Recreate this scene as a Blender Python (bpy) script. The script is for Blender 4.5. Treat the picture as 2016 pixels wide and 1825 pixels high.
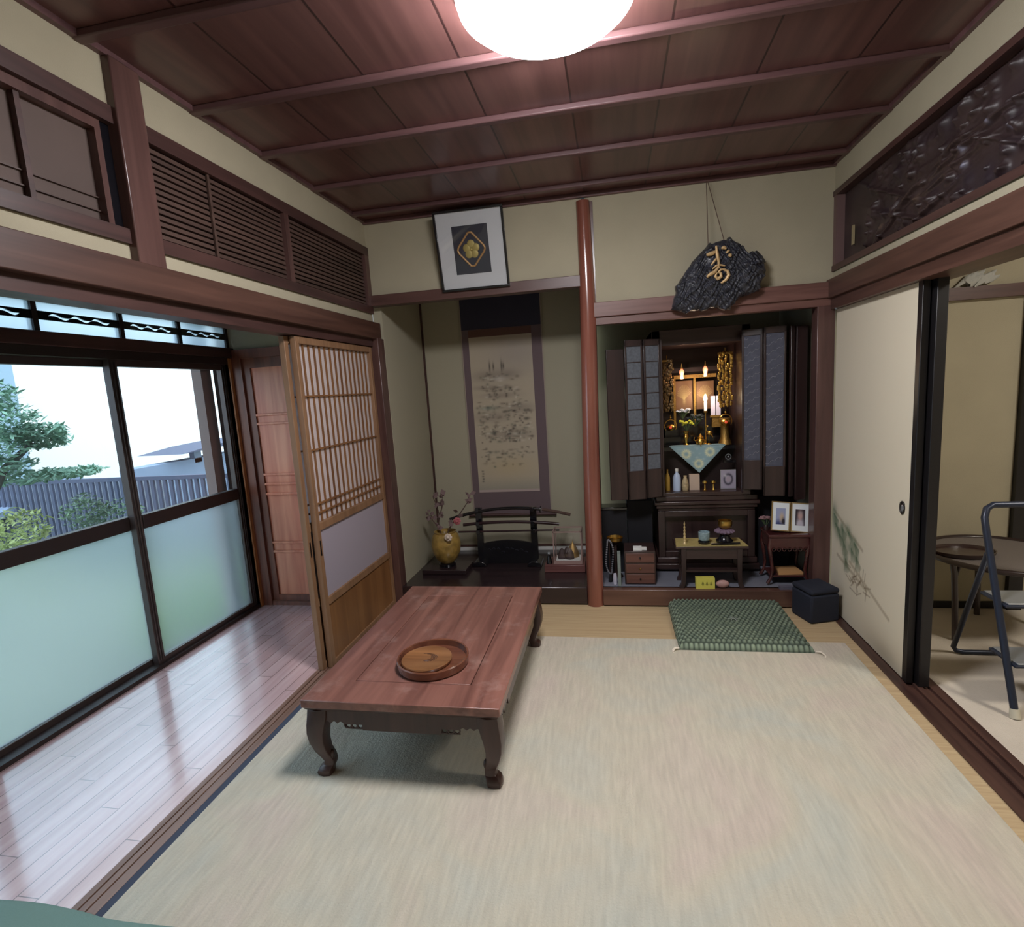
import bpy, bmesh, math, random
import numpy as np
from mathutils import Vector, Matrix, Euler
random.seed(7); RNG = np.random.RandomState(11)
PI = math.pi
for o in list(bpy.data.objects): bpy.data.objects.remove(o)
C = bpy.context.scene.collection
SC = bpy.context.scene

# ------------------------------------------------------------------ camera, world, exposure
cam = bpy.data.cameras.new('camera'); camo = bpy.data.objects.new('camera', cam); C.objects.link(camo)
camo.location = (1.5045, -3.3566, 1.4099)
camo.rotation_euler = (math.radians(81.795), math.radians(3.525), math.radians(9.934))
cam.sensor_width = 36; cam.lens = 1056.9/2016*36
cam.shift_x = (1008-1018.35)/2016; cam.shift_y = (918.9-912.5)/2016
cam.clip_start = 0.03; cam.clip_end = 200
SC.camera = camo
SC.view_settings.view_transform = 'Standard'; SC.view_settings.look = 'None'
SC.view_settings.gamma = 1; SC.view_settings.use_curve_mapping = False
SC.view_settings.exposure = 0.0
WORLD_STRENGTH = 3.5
LAMP_STRENGTH = 74.0
w = bpy.data.worlds.new('world'); SC.world = w; w.use_nodes = True
bg = w.node_tree.nodes['Background']
bg.inputs['Color'].default_value = (0.70, 0.86, 1.0, 1); bg.inputs['Strength'].default_value = WORLD_STRENGTH

# ------------------------------------------------------------------ helpers
def lin(*c):
    if len(c) == 1: c = c[0]
    r = []
    for v in c[:3]:
        v = v/255.0
        r.append(v/12.92 if v <= .04045 else ((v+.055)/1.055)**2.4)
    return tuple(r)
def rgba(c): return (c[0], c[1], c[2], 1)

def newmat(name):
    m = bpy.data.materials.new(name); m.use_nodes = True
    nt = m.node_tree; b = nt.nodes['Principled BSDF']
    return m, nt, b
def mat(name, col, rough=.5, metal=0, spec=.5, bump=0, bscale=60, var=0, vscale=6, emis=None, estr=0, coat=0):
    m, nt, b = newmat(name); c = lin(col)
    b.inputs['Base Color'].default_value = rgba(c); b.inputs['Roughness'].default_value = rough
    b.inputs['Metallic'].default_value = metal; b.inputs['Specular IOR Level'].default_value = spec
    b.inputs['Coat Weight'].default_value = coat; b.inputs['Coat Roughness'].default_value = .12
    tc = nt.nodes.new('ShaderNodeTexCoord')
    if var:
        n = nt.nodes.new('ShaderNodeTexNoise'); n.inputs['Scale'].default_value = vscale; n.inputs['Detail'].default_value = 4
        nt.links.new(tc.outputs['Object'], n.inputs['Vector'])
        r = nt.nodes.new('ShaderNodeValToRGB')
        r.color_ramp.elements[0].position = .3; r.color_ramp.elements[1].position = .7
        r.color_ramp.elements[0].color = rgba([x*(1-var) for x in c]); r.color_ramp.elements[1].color = rgba([min(1, x*(1+var)) for x in c])
        nt.links.new(n.outputs['Fac'], r.inputs['Fac']); nt.links.new(r.outputs['Color'], b.inputs['Base Color'])
    if bump:
        n2 = nt.nodes.new('ShaderNodeTexNoise'); n2.inputs['Scale'].default_value = bscale; n2.inputs['Detail'].default_value = 3
        nt.links.new(tc.outputs['Object'], n2.inputs['Vector'])
        bp = nt.nodes.new('ShaderNodeBump'); bp.inputs['Strength'].default_value = bump; bp.inputs['Distance'].default_value = .01
        nt.links.new(n2.outputs['Fac'], bp.inputs['Height']); nt.links.new(bp.outputs['Normal'], b.inputs['Normal'])
    if emis:
        b.inputs['Emission Color'].default_value = rgba(lin(emis)); b.inputs['Emission Strength'].default_value = estr
    return m
def wood(name, c1, c2, axis='x', scale=7, rough=.45, spec=.5, coat=0, stretch=.06, board=None, boardvar=.15, bump=.05):
    m, nt, b = newmat(name); N = nt.nodes; L = nt.links
    tc = N.new('ShaderNodeTexCoord'); mp = N.new('ShaderNodeMapping'); L.new(tc.outputs['Object'], mp.inputs['Vector'])
    s = [scale*3]*3; s['xyz'.index(axis)] = scale*3*stretch; mp.inputs['Scale'].default_value = s
    n = N.new('ShaderNodeTexNoise'); n.inputs['Scale'].default_value = 1.0; n.inputs['Detail'].default_value = 6; n.inputs['Distortion'].default_value = .6
    L.new(mp.outputs['Vector'], n.inputs['Vector'])
    r = N.new('ShaderNodeValToRGB'); r.color_ramp.elements[0].position = .33; r.color_ramp.elements[1].position = .68
    r.color_ramp.elements[0].color = rgba(lin(c1)); r.color_ramp.elements[1].color = rgba(lin(c2))
    L.new(n.outputs['Fac'], r.inputs['Fac']); out = r.outputs['Color']
    if board:
        ba, bw, bl = board       # axis across boards, width, optional length
        sp = N.new('ShaderNodeSeparateXYZ'); L.new(tc.outputs['Object'], sp.inputs['Vector'])
        d = N.new('ShaderNodeMath'); d.operation = 'DIVIDE'; d.inputs[1].default_value = bw
        L.new(sp.outputs['xyz'.index(ba)], d.inputs[0])
        f = N.new('ShaderNodeMath'); f.operation = 'FLOOR'; L.new(d.outputs[0], f.inputs[0])
        fr = N.new('ShaderNodeMath'); fr.operation = 'FRACT'; L.new(d.outputs[0], fr.inputs[0])
        wn = N.new('ShaderNodeTexWhiteNoise'); wn.noise_dimensions = '2D' if bl else '1D'
        edge = None
        if bl:
            a = N.new('ShaderNodeMath'); a.operation = 'MULTIPLY'; a.inputs[1].default_value = .377; L.new(f.outputs[0], a.inputs[0])
            e2 = N.new('ShaderNodeMath'); e2.operation = 'DIVIDE'; e2.inputs[1].default_value = bl
            L.new(sp.outputs['xyz'.index(axis)], e2.inputs[0])
            a2 = N.new('ShaderNodeMath'); a2.operation = 'ADD'; L.new(a.outputs[0], a2.inputs[0]); L.new(e2.outputs[0], a2.inputs[1])
            f2 = N.new('ShaderNodeMath'); f2.operation = 'FLOOR'; L.new(a2.outputs[0], f2.inputs[0])
            cb = N.new('ShaderNodeCombineXYZ'); L.new(f.outputs[0], cb.inputs[0]); L.new(f2.outputs[0], cb.inputs[1])
            L.new(cb.outputs[0], wn.inputs['Vector'])
            fr2 = N.new('ShaderNodeMath'); fr2.operation = 'FRACT'; L.new(a2.outputs[0], fr2.inputs[0])
            e3 = N.new('ShaderNodeMath'); e3.operation = 'LESS_THAN'; e3.inputs[1].default_value = .003/bl; L.new(fr2.outputs[0], e3.inputs[0])
            edge = e3.outputs[0]
        else: L.new(f.outputs[0], wn.inputs['W'])
        mr = N.new('ShaderNodeMapRange'); mr.inputs['To Min'].default_value = 1-boardvar; mr.inputs['To Max'].default_value = 1+boardvar
        L.new(wn.outputs['Value'], mr.inputs['Value'])
        mx = N.new('ShaderNodeVectorMath'); mx.operation = 'SCALE'; L.new(out, mx.inputs[0]); L.new(mr.outputs[0], mx.inputs['Scale'])
        g = N.new('ShaderNodeMath'); g.operation = 'LESS_THAN'; g.inputs[1].default_value = (.008 if bw > .2 else .0035)/bw; L.new(fr.outputs[0], g.inputs[0])
        gg = g.outputs[0]
        if edge is not None:
            q = N.new('ShaderNodeMath'); q.operation = 'MAXIMUM'; L.new(gg, q.inputs[0]); L.new(edge, q.inputs[1]); gg = q.outputs[0]
        mm = N.new('ShaderNodeMix'); mm.data_type = 'RGBA'; L.new(gg, mm.inputs['Factor']); L.new(mx.outputs[0], mm.inputs['A'])
        mm.inputs['B'].default_value = rgba([x*.35 for x in lin(c1)]); out = mm.outputs['Result']
    L.new(out, b.inputs['Base Color'])
    b.inputs['Roughness'].default_value = rough; b.inputs['Specular IOR Level'].default_value = spec
    b.inputs['Coat Weight'].default_value = coat; b.inputs['Coat Roughness'].default_value = .13; b.inputs['Coat IOR'].default_value = 1.9 if coat >= 1 else 1.5
    if bump:
        bp = N.new('ShaderNodeBump'); bp.inputs['Strength'].default_value = bump; bp.inputs['Distance'].default_value = .005
        L.new(n.outputs['Fac'], bp.inputs['Height']); L.new(bp.outputs['Normal'], b.inputs['Normal'])
    return m
def attrmat(name, rough=.7, spec=.3, metal=0, bump=0, bscale=200):
    m, nt, b = newmat(name); a = nt.nodes.new('ShaderNodeAttribute'); a.attribute_name = 'Col'
    nt.links.new(a.outputs['Color'], b.inputs['Base Color'])
    b.inputs['Roughness'].default_value = rough; b.inputs['Specular IOR Level'].default_value = spec; b.inputs['Metallic'].default_value = metal
    if bump:
        n2 = nt.nodes.new('ShaderNodeTexNoise'); n2.inputs['Scale'].default_value = bscale
        bp = nt.nodes.new('ShaderNodeBump'); bp.inputs['Strength'].default_value = bump; bp.inputs['Distance'].default_value = .005
        nt.links.new(n2.outputs['Fac'], bp.inputs['Height']); nt.links.new(bp.outputs['Normal'], b.inputs['Normal'])
    return m

class MB:
    def __init__(s): s.bm = bmesh.new()
    def box(s, x0, x1, y0, y1, z0, z1, M=None):
        x0, x1 = min(x0, x1), max(x0, x1); y0, y1 = min(y0, y1), max(y0, y1); z0, z1 = min(z0, z1), max(z0, z1)
        v = [s.bm.verts.new(M @ Vector(p) if M else p) for p in ((x0,y0,z0),(x1,y0,z0),(x1,y1,z0),(x0,y1,z0),(x0,y0,z1),(x1,y0,z1),(x1,y1,z1),(x0,y1,z1))]
        for f in ((0,3,2,1),(4,5,6,7),(0,1,5,4),(1,2,6,5),(2,3,7,6),(3,0,4,7)): s.bm.faces.new([v[i] for i in f])
        return s
    def loft(s, rings, cap=True, closed=False):
        R = [[s.bm.verts.new(p) for p in r] for r in rings]; n = len(R[0])
        for a, b in zip(R, R[1:]+([R[0]] if closed else [])):
            for i in range(n): s.bm.faces.new((a[i], a[(i+1) % n], b[(i+1) % n], b[i]))
        if cap and not closed:
            s.bm.faces.new(list(reversed(R[0]))); s.bm.faces.new(R[-1])
        return s
    def lathe(s, prof, c=(0,0,0), n=28, sx=1, sy=1):
        rings = [[(c[0]+max(r, 1e-4)*math.cos(2*PI*i/n)*sx, c[1]+max(r, 1e-4)*math.sin(2*PI*i/n)*sy, c[2]+z) for i in range(n)] for r, z in prof]
        return s.loft(rings)
    def tube(s, pts, rad, n=10, closed=False):
        P = [Vector(p) for p in pts]; m = len(P); rr = rad if isinstance(rad, (list, tuple)) else [rad]*m
        rings = []; up = None
        for i in range(m):
            if closed: t = (P[(i+1) % m]-P[i-1])
            else: t = P[min(i+1, m-1)]-P[max(i-1, 0)]
            t.normalize()
            if up is None:
                up = Vector((0,0,1)) if abs(t.z) < .9 else Vector((1,0,0))
            a = (up - t*up.dot(t)).normalized(); b = t.cross(a); up = a
            rings.append([P[i]+(a*math.cos(2*PI*k/n)+b*math.sin(2*PI*k/n))*rr[i] for k in range(n)])
        return s.loft(rings, closed=closed)
    def ball(s, c, r, sub=2, sc=(1,1,1)):
        g = bmesh.ops.create_icosphere(s.bm, subdivisions=sub, radius=r)
        for v in g['verts']: v.co = Vector((v.co.x*sc[0]+c[0], v.co.y*sc[1]+c[1], v.co.z*sc[2]+c[2]))
        return s
    def prism(s, outline, d0, d1, axis='y'):
        # outline in the plane across axis, extruded d0..d1
        def P(a, b, d): return (a, d, b) if axis == 'y' else ((d, a, b) if axis == 'x' else (a, b, d))
        return s.loft([[P(a, b, d0) for a, b in outline], [P(a, b, d1) for a, b in outline]])
    def quad(s, p):
        s.bm.faces.new([s.bm.verts.new(q) for q in p]); return s
    def xf(s, M):
        bmesh.ops.transform(s.bm, matrix=M, verts=s.bm.verts[:]); return s
    def build(s, name, material, parent=None, bevel=0, smooth=40, loc=None, tri=False):
        bmesh.ops.recalc_face_normals(s.bm, faces=s.bm.faces[:])
        me = bpy.data.meshes.new(name); s.bm.to_mesh(me); s.bm.free()
        me.materials.append(material)
        if smooth:
            me.polygons.foreach_set('use_smooth', [True]*len(me.polygons))
            me.set_sharp_from_angle(angle=math.radians(smooth))
        o = bpy.data.objects.new(name, me); C.objects.link(o)
        if parent: o.parent = parent
        if loc is not None: o.location = loc
        if bevel:
            b = o.modifiers.new('bevel', 'BEVEL'); b.width = bevel; b.segments = 2; b.limit_method = 'ANGLE'; b.angle_limit = math.radians(50)
        return o
def box(name, material, x0, x1, y0, y1, z0, z1, parent=None, bevel=0):
    return MB().box(x0, x1, y0, y1, z0, z1).build(name, material, parent, bevel)
def tag(o, label, cat=None, group=None, kind=None):
    if label: o['label'] = label
    if cat: o['category'] = cat
    if group: o['group'] = group
    if kind: o['kind'] = kind
    return o
def thing(name, label, cat, loc=(0,0,0), rz=0, group=None, rot=None):
    o = bpy.data.objects.new(name, None); C.objects.link(o); o.location = loc
    o.rotation_euler = rot if rot else (0, 0, rz); o.empty_display_size = .05
    return tag(o, label, cat, group)
def structure(o, label, cat): return tag(o, label, cat, kind='structure')
def clone(o, parent=None):
    c = o.copy(); C.objects.link(c); c.parent = parent
    for ch in [x for x in bpy.data.objects if x.parent == o]: clone(ch, c)
    return c
def grid(name, posf, colf, nx, ny, material, parent=None, smooth=True):
    U, V = np.meshgrid(np.linspace(0, 1, nx), np.linspace(0, 1, ny))
    P = posf(U, V); P = np.stack([np.broadcast_to(a, U.shape) for a in P], -1).reshape(-1, 3)
    idx = np.arange(nx*ny).reshape(ny, nx)
    F = np.stack([idx[:-1,:-1], idx[:-1,1:], idx[1:,1:], idx[1:,:-1]], -1).reshape(-1, 4)
    me = bpy.data.meshes.new(name); me.from_pydata(P.tolist(), [], F.tolist())
    if colf is not None:
        col = np.clip(colf(U, V), 0, 1).reshape(-1, 3)
        at = me.color_attributes.new('Col', 'FLOAT_COLOR', 'POINT')
        at.data.foreach_set('color', np.concatenate([col, np.ones((len(col), 1))], 1).astype(np.float32).ravel())
    me.materials.append(material)
    if smooth: me.polygons.foreach_set('use_smooth', [True]*len(me.polygons))
    o = bpy.data.objects.new(name, me); C.objects.link(o)
    if parent: o.parent = parent
    return o
def L3(*c): return np.array(lin(*c))
def blend(img, mask, col): return img*(1-mask[..., None]) + np.array(col)*mask[..., None]
def gs(U, V, u, v, su, sv, ang=0):
    c, s = math.cos(ang), math.sin(ang); a = (U-u)*c+(V-v)*s; b = -(U-u)*s+(V-v)*c
    return np.exp(-((a/su)**2+(b/sv)**2))
def seg(U, V, x0, y0, x1, y1, w, asp=1):
    dx, dy = x1-x0, (y1-y0)*asp; t = np.clip(((U-x0)*dx+(V-y0)*asp*dy)/(dx*dx+dy*dy+1e-9), 0, 1)
    d = np.sqrt((U-x0-t*dx)**2+((V-y0)*asp-t*dy)**2); return np.clip(1.5-d/w, 0, 1)

# ------------------------------------------------------------------ materials
M_wall = mat('plaster', (172,164,142), .95, spec=.1, bump=.15, bscale=300, var=.04, vscale=4)
M_wallg = mat('plaster_alcove', (168,162,142), .95, spec=.1, bump=.15, bscale=300)
M_post = wood('post_wood', (74,50,47), (98,70,65), 'z', 8, .32, .5, .15)
M_nag = wood('nageshi_wood', (68,44,37), (92,63,53), 'y', 9, .42)
M_nagx = wood('beam_wood', (98,66,60), (124,88,80), 'x', 9, .42)
M_beamd = wood('dark_beam_wood', (58,38,36), (80,54,50), 'y', 9, .4)
M_beamdx = wood('dark_beam_wood_cross', (72,48,44), (94,66,60), 'x', 9, .4)
M_pillar = wood('polished_log', (116,66,54), (136,84,70), 'z', 5, .2, .6, .5, bump=0)
M_ceil = wood('ceiling_board', (88,58,56), (110,76,72), 'y', 6, .33, .6, board=('x', .345, None), boardvar=.14)
M_batten = wood('ceiling_batten_wood', (86,60,62), (108,78,78), 'x', 8, .38)
M_floor = wood('corridor_floorboard', (200,164,164), (222,192,192), 'y', 8, .26, .9, 1.0, board=('x', .0765, .9), boardvar=.07, bump=0)
M_door = wood('cedar_door', (208,120,92), (238,160,126), 'z', 7, .4, .5, .1)
M_shoji = wood('shoji_wood', (126,94,68), (152,116,86), 'z', 9, .5)
M_shojid = wood('shoji_kick_board', (112,74,44), (140,98,60), 'z', 4, .45)
M_cor = wood('corridor_post', (100,56,44), (136,82,62), 'z', 8, .4)
M_table = wood('rosewood', (108,70,62), (144,98,86), 'y', 7, .34, .5, .25)
nt = M_table.node_tree; b = nt.nodes['Principled BSDF']; src = b.inputs['Base Color'].links[0].from_socket
tcs = nt.nodes.new('ShaderNodeTexCoord'); ns = nt.nodes.new('ShaderNodeTexNoise'); ns.inputs['Scale'].default_value = 7; ns.inputs['Detail'].default_value = 8; ns.inputs['Roughness'].default_value = .65
rs = nt.nodes.new('ShaderNodeMapRange'); rs.inputs['From Min'].default_value = .54; rs.inputs['From Max'].default_value = .72; rs.inputs['To Max'].default_value = .30; ms = nt.nodes.new('ShaderNodeMix'); ms.data_type = 'RGBA'
nt.links.new(tcs.outputs['Object'], ns.inputs['Vector']); nt.links.new(ns.outputs['Fac'], rs.inputs['Value']); nt.links.new(rs.outputs[0], ms.inputs['Factor']); nt.links.new(src, ms.inputs['A']); ms.inputs['B'].default_value = rgba(lin(196,168,158)); nt.links.new(ms.outputs['Result'], b.inputs['Base Color'])
M_tableg = wood('rosewood_leg', (50,31,28), (70,45,40), 'z', 7, .35, .5, .2)
M_tray = wood('tray_wood', (92,54,42), (122,76,56), 'x', 9, .25, .5, .4)
M_tray2 = wood('tray_face_wood', (116,76,48), (150,104,66), 'x', 10, .3, .5, .3)
M_toko = wood('alcove_board', (34,24,27), (50,36,38), 'x', 6, .25, .6, .3)
M_altar = wood('altar_wood', (42,29,29), (58,41,40), 'z', 8, .35, .5, .2)
M_altarx = wood('altar_wood_cross', (46,31,30), (64,45,43), 'x', 8, .35, .5, .2)
M_step = wood('alcove_step_wood', (82,56,48), (108,78,66), 'x', 6, .35, .5, .2)
M_red = wood('red_lacquer_wood', (60,27,28), (82,40,38), 'x', 10, .25, .6, .5)
M_black = mat('black_lacquer', (14,14,20), .22, spec=.6, coat=.5)
M_blackw = mat('black_stile', (22,20,22), .4)
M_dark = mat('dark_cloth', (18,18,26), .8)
M_alu = mat('bronze_aluminium', (84,74,72), .33, metal=.5)
M_alud = mat('dark_window_bar', (40,30,28), .5)
M_gold = mat('gold', (214,170,86), .28, metal=1)
M_goldd = mat('old_gold', (168,132,72), .42, metal=.85, bump=.3, bscale=120)
M_brass = mat('brass', (196,160,88), .3, metal=1)
M_silver = mat('aluminium', (190,195,200), .4, metal=.8)
M_white = mat('white_paper', (225,225,222), .8)
def thinscatter(name, col, tr, extra=None):
    m = bpy.data.materials.new(name); m.use_nodes = True; nt = m.node_tree; nt.nodes.clear(); N = nt.nodes
    o = N.new('ShaderNodeOutputMaterial'); d = N.new('ShaderNodeBsdfDiffuse'); t = N.new('ShaderNodeBsdfTranslucent'); mx = N.new('ShaderNodeMixShader')
    d.inputs[0].default_value = rgba(lin(col)); t.inputs[0].default_value = rgba(lin(col)); mx.inputs[0].default_value = tr
    nt.links.new(d.outputs[0], mx.inputs[1]); nt.links.new(t.outputs[0], mx.inputs[2]); nt.links.new(mx.outputs[0], o.inputs[0]); return m
M_paper = thinscatter('shoji_paper', (240,232,232), .5)
M_greyp = mat('frosted_shoji_glass', (168,160,172), .35, spec=.4)
M_tatami = wood('tatami', (176,152,118), (194,172,136), 'x', 30, .7, .2, stretch=.03)
M_navy = mat('navy_cloth', (30,34,48), .85, bump=.2, bscale=400)
M_heri = mat('navy_border', (58,66,84), .8)
M_pic = attrmat('painted_picture', .75, .25)
M_cloth = attrmat('patterned_cloth', .9, .1, bump=.1, bscale=500)
M_teal = mat('teal_cloth', (112,142,134), .9, bump=.2, bscale=200)
M_rail = wood('sill_wood', (112,84,70), (140,108,92), 'y', 9, .4)
M_raild = wood('dark_sill_wood', (56,37,34), (84,58,50), 'y', 9, .4)
M_lou = wood('louver_wood', (64,47,41), (86,65,57), 'y', 9, .5)
M_carve = mat('carved_dark_wood', (46,34,36), .45, bump=.6, bscale=30, var=.25, vscale=14)
M_ladder = mat('navy_metal', (42,48,64), .35, metal=.3)
M_rattan = mat('dark_rattan', (46,32,30), .35, coat=.3)
M_concrete = mat('outdoor_soil', (128,132,110), .95, var=.2)

def glassmat(name, tint, refl=.06):
    m = bpy.data.materials.new(name); m.use_nodes = True; nt = m.node_tree; nt.nodes.clear()
    o = nt.nodes.new('ShaderNodeOutputMaterial'); t = nt.nodes.new('ShaderNodeBsdfTransparent'); g = nt.nodes.new('ShaderNodeBsdfGlossy')
    mx = nt.nodes.new('ShaderNodeMixShader'); t.inputs[0].default_value = rgba(tint); g.inputs['Roughness'].default_value = .02
    mx.inputs[0].default_value = refl; nt.links.new(t.outputs[0], mx.inputs[1]); nt.links.new(g.outputs[0], mx.inputs[2]); nt.links.new(mx.outputs[0], o.inputs[0])
    return m
M_glass = glassmat('clear_glass', (.97,.985,.99))
M_glass2 = glassmat('case_glass', (.97,.97,.97), .05)
def frostmat(name, tint, rough, ior, tr):
    m = bpy.data.materials.new(name); m.use_nodes = True; nt = m.node_tree; nt.nodes.clear(); N = nt.nodes
    o = N.new('ShaderNodeOutputMaterial'); g = N.new('ShaderNodeBsdfPrincipled'); t = N.new('ShaderNodeBsdfTranslucent'); mx = N.new('ShaderNodeMixShader')
    g.inputs['Base Color'].default_value = rgba(tint); g.inputs['Transmission Weight'].default_value = 1; g.inputs['Roughness'].default_value = rough; g.inputs['IOR'].default_value = ior
    t.inputs[0].default_value = rgba([c*.95 for c in tint]); mx.inputs[0].default_value = tr
    nt.links.new(g.outputs[0], mx.inputs[1]); nt.links.new(t.outputs[0], mx.inputs[2]); nt.links.new(mx.outputs[0], o.inputs[0]); return m
M_frost = frostmat('frosted_glass', (.86,.95,1.0), .40, 1.3, .12)

# ------------------------------------------------------------------ room shell
W = 2.73; H = 2.497; Y1 = -3.75
def st(name, label, m, *a, bevel=0, cat=None): return structure(box(name, m, *a, bevel=bevel), label, cat or name.split('_')[0])
st('floor', 'tatami mat floor under the cream carpet', M_tatami, -.0, 2.70, Y1, 0, -.06, 0)
st('floor_corridor', 'glossy pinkish wooden floorboards of the window corridor', M_floor, -1.0, -.09, Y1, -.07, -.06, 0)
# carpet of the next room
carp2 = mat('side_room_carpet', (206,196,182), .95, spec=.1, bump=.4, bscale=250, var=.06, vscale=5)
st('floor_side_room', 'beige carpeted floor of the room beyond the sliding panels', carp2, 2.87, 5.6, Y1, 0, -.06, 0)
# ceiling boards: each board row slightly stepped, seams shown as laps
mb = MB().box(-.06, W+.06, Y1, 0.06, H+.02, H+.05)
structure(mb.build('ceiling', M_ceil), 'dark brown boarded ceiling', 'ceiling')
for i, y in enumerate((-.17, -.595, -1.02, -1.42, -1.86, -2.29, -2.72, -3.15, -3.58)):
    st('trim_%d' % (i+1), 'dark ceiling batten, number %s from the alcove wall' % ['one','two','three','four','five','six','seven','eight','nine'][i], M_batten, 0, W, y-.018, y+.018, H-.004, H+.021, bevel=.005, cat='trim')
st('trim_10', 'wooden cornice along the top of the alcove wall', M_batten, 0, W, -.022, 0, H-.008, H+.021, bevel=.004, cat='trim')
st('trim_41', 'wooden cornice along the top of the left wall', M_batten, 0, .02, Y1, -.022, H, H+.021, cat='trim')
st('trim_42', 'wooden cornice along the top of the right wall', M_batten, W-.02, W, Y1, -.022, H, H+.021, cat='trim')
# alcove wall (above openings)
st('wall_back', 'beige plaster wall above the alcove with the crest frame', M_wall, 0, 1.36, 0, .06, 2.03, H+.02)
st('wall_back_right', 'beige plaster wall above the altar alcove', M_wall, 1.38, W+.06, 0, .06, 1.87, H+.02)
# left wall strips
st('wall_left_upper', 'beige plaster strip above the louvred transoms', M_wall, -.06, 0, Y1, 0, 2.345, H+.02)
st('wall_left_lower', 'thin beige plaster strip under the louvred transoms', M_wall, -.06, 0, Y1, 0, 1.86, 1.955)
st('wall_right_upper', 'beige plaster strip above the carved transom', M_wall, W, W+.06, Y1, 0, 2.35, H+.02)
st('wall_right_lower', 'thin beige plaster strip below the carved transom', M_wall, W, W+.06, Y1, 0, 1.88, 1.96)
st('wall_behind', 'beige plaster wall behind the camera', M_wall, -1.1, 5.7, Y1-.06, Y1, -.06, 2.6)
# side room shell
st('wall_side_room_back', 'beige wall of the side room behind the rattan table', M_wall, 2.87, 5.6, 0, .06, 0, 2.6)
st('wall_side_room_right', 'far wall of the side room', M_wall, 5.6, 5.66, Y1, .06, 0, 2.6)
st('ceiling_side_room', 'dark ceiling of the side room', M_beamdx, 2.79, 5.66, Y1, .06, 2.5, 2.56)
st('trim_11', 'dark beam across the side room wall', M_beamdx, 2.87, 5.6, -.03, 0, 1.735, 1.80, cat='trim')
st('trim_12', 'dark post on the side room wall behind the step stool', M_blackw, 3.665, 3.735, -.03, 0, 0, 1.735, cat='trim')
st('baseboard_side_room', 'dark baseboard of the side room', M_blackw, 2.87, 5.6, -.012, 0, 0, .04, cat='baseboard')
# nageshi and kamoi beams
st('trim_13', 'long reddish brown beam over the window corridor opening', M_nag, -.03, .035, Y1, .03, 1.785, 1.888, bevel=.003, cat='trim')
st('trim_14', 'grooved head rail over the paper sliding doors', M_beamd, -.085, .004, Y1, -.05, 1.738, 1.785, cat='trim')
st('trim_15', 'long reddish brown beam over the sliding panels on the right', M_nag, 2.695, 2.76, Y1, -.0, 1.80, 1.902, bevel=.003, cat='trim')
st('trim_16', 'head rail over the cream sliding panels', M_nag, 2.712, 2.87, Y1, 0, 1.742, 1.80, cat='trim')
st('trim_17', 'brown lintel over the scroll alcove', M_beamdx, .0, 1.34, -.03, .05, 1.99, 2.056, bevel=.003, cat='trim')
st('trim_18', 'reddish brown beam over the altar alcove', M_nagx, 1.37, 2.73, -.035, .03, 1.805, 1.89, bevel=.003, cat='trim')
st('trim_19', 'thinner lower rail over the altar alcove', M_nagx, 1.40, 2.73, -.02, .05, 1.762, 1.805, cat='trim')
# louvre frames left
st('trim_20', 'dark top rail of the louvred transoms', M_beamd, -.05, .012, Y1, 0, 2.30, 2.352, cat='trim')
st('trim_21', 'dark bottom rail of the louvred transoms', M_beamd, -.05, .012, Y1, 0, 1.944, 1.99, cat='trim')
st('trim_22', 'square brown post between the two louvred transoms', M_post, -.06, .03, -1.79, -1.68, 1.885, H, bevel=.004, cat='trim')
st('trim_23', 'brown corner post beside the paper sliding doors', M_shoji if 0 else M_post, -.07, .04, -.045, .05, 0, 1.79, bevel=.004, cat='trim')
st('trim_24', 'short brown corner post beside the louvred transom', M_post, -.05, .012, -.055, -.003, 1.99, 2.30, cat='trim')
st('trim_25', 'dark post at the right end of the altar alcove', M_post, 2.645, 2.738, -.022, .07, .0, 1.765, bevel=.004, cat='trim')
# round alcove pillar
pc = [(1.350,.054,0), (1.353,.053,.4), (1.358,.052,.9), (1.368,.051,1.4), (1.377,.049,1.85), (1.376,.044,2.1), (1.371,.040,2.47)]
structure(MB().tube([(x, -.004, z) for x, r, z in pc], [r for x, r, z in pc], 28).build('trim_26', M_pillar), 'polished round reddish log pillar between the two alcoves', 'trim')
st('trim_27', 'slim flat post behind the round pillar', M_post, 1.385, 1.428, -.006, .05, 1.89, H-.03, cat='trim')
# sills
st('trim_28', 'grooved wooden sill between carpet and corridor', M_rail, -.09, -.068, Y1, -.045, -.05, .004, cat='trim')
mbx = MB(); mbx.box(-.062, -.040, Y1, -.045, -.05, .004); mbx.box(-.034, 0, Y1, -.045, -.05, .004); mbx.box(-.09, 0, Y1, -.045, -.05, -.006)
structure(mbx.build('trim_29', M_rail), 'second rail of the corridor sill beside the carpet', 'trim')
mbx = MB(); mbx.box(2.70, 2.745, Y1, -.022, -.05, .006); mbx.box(2.775, 2.80, Y1, -.022, -.05, .006); mbx.box(2.83, 2.87, Y1, 0, -.05, .006); mbx.box(2.70, 2.87, Y1, 0, -.05, -.004)
structure(mbx.build('trim_30', M_raild), 'dark grooved sill under the cream sliding panels', 'trim')
st('trim_31', 'dark cloth border of the tatami by the corridor sill', M_heri, .0, .03, Y1, -.05, 0, .003, cat='trim')

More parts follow.
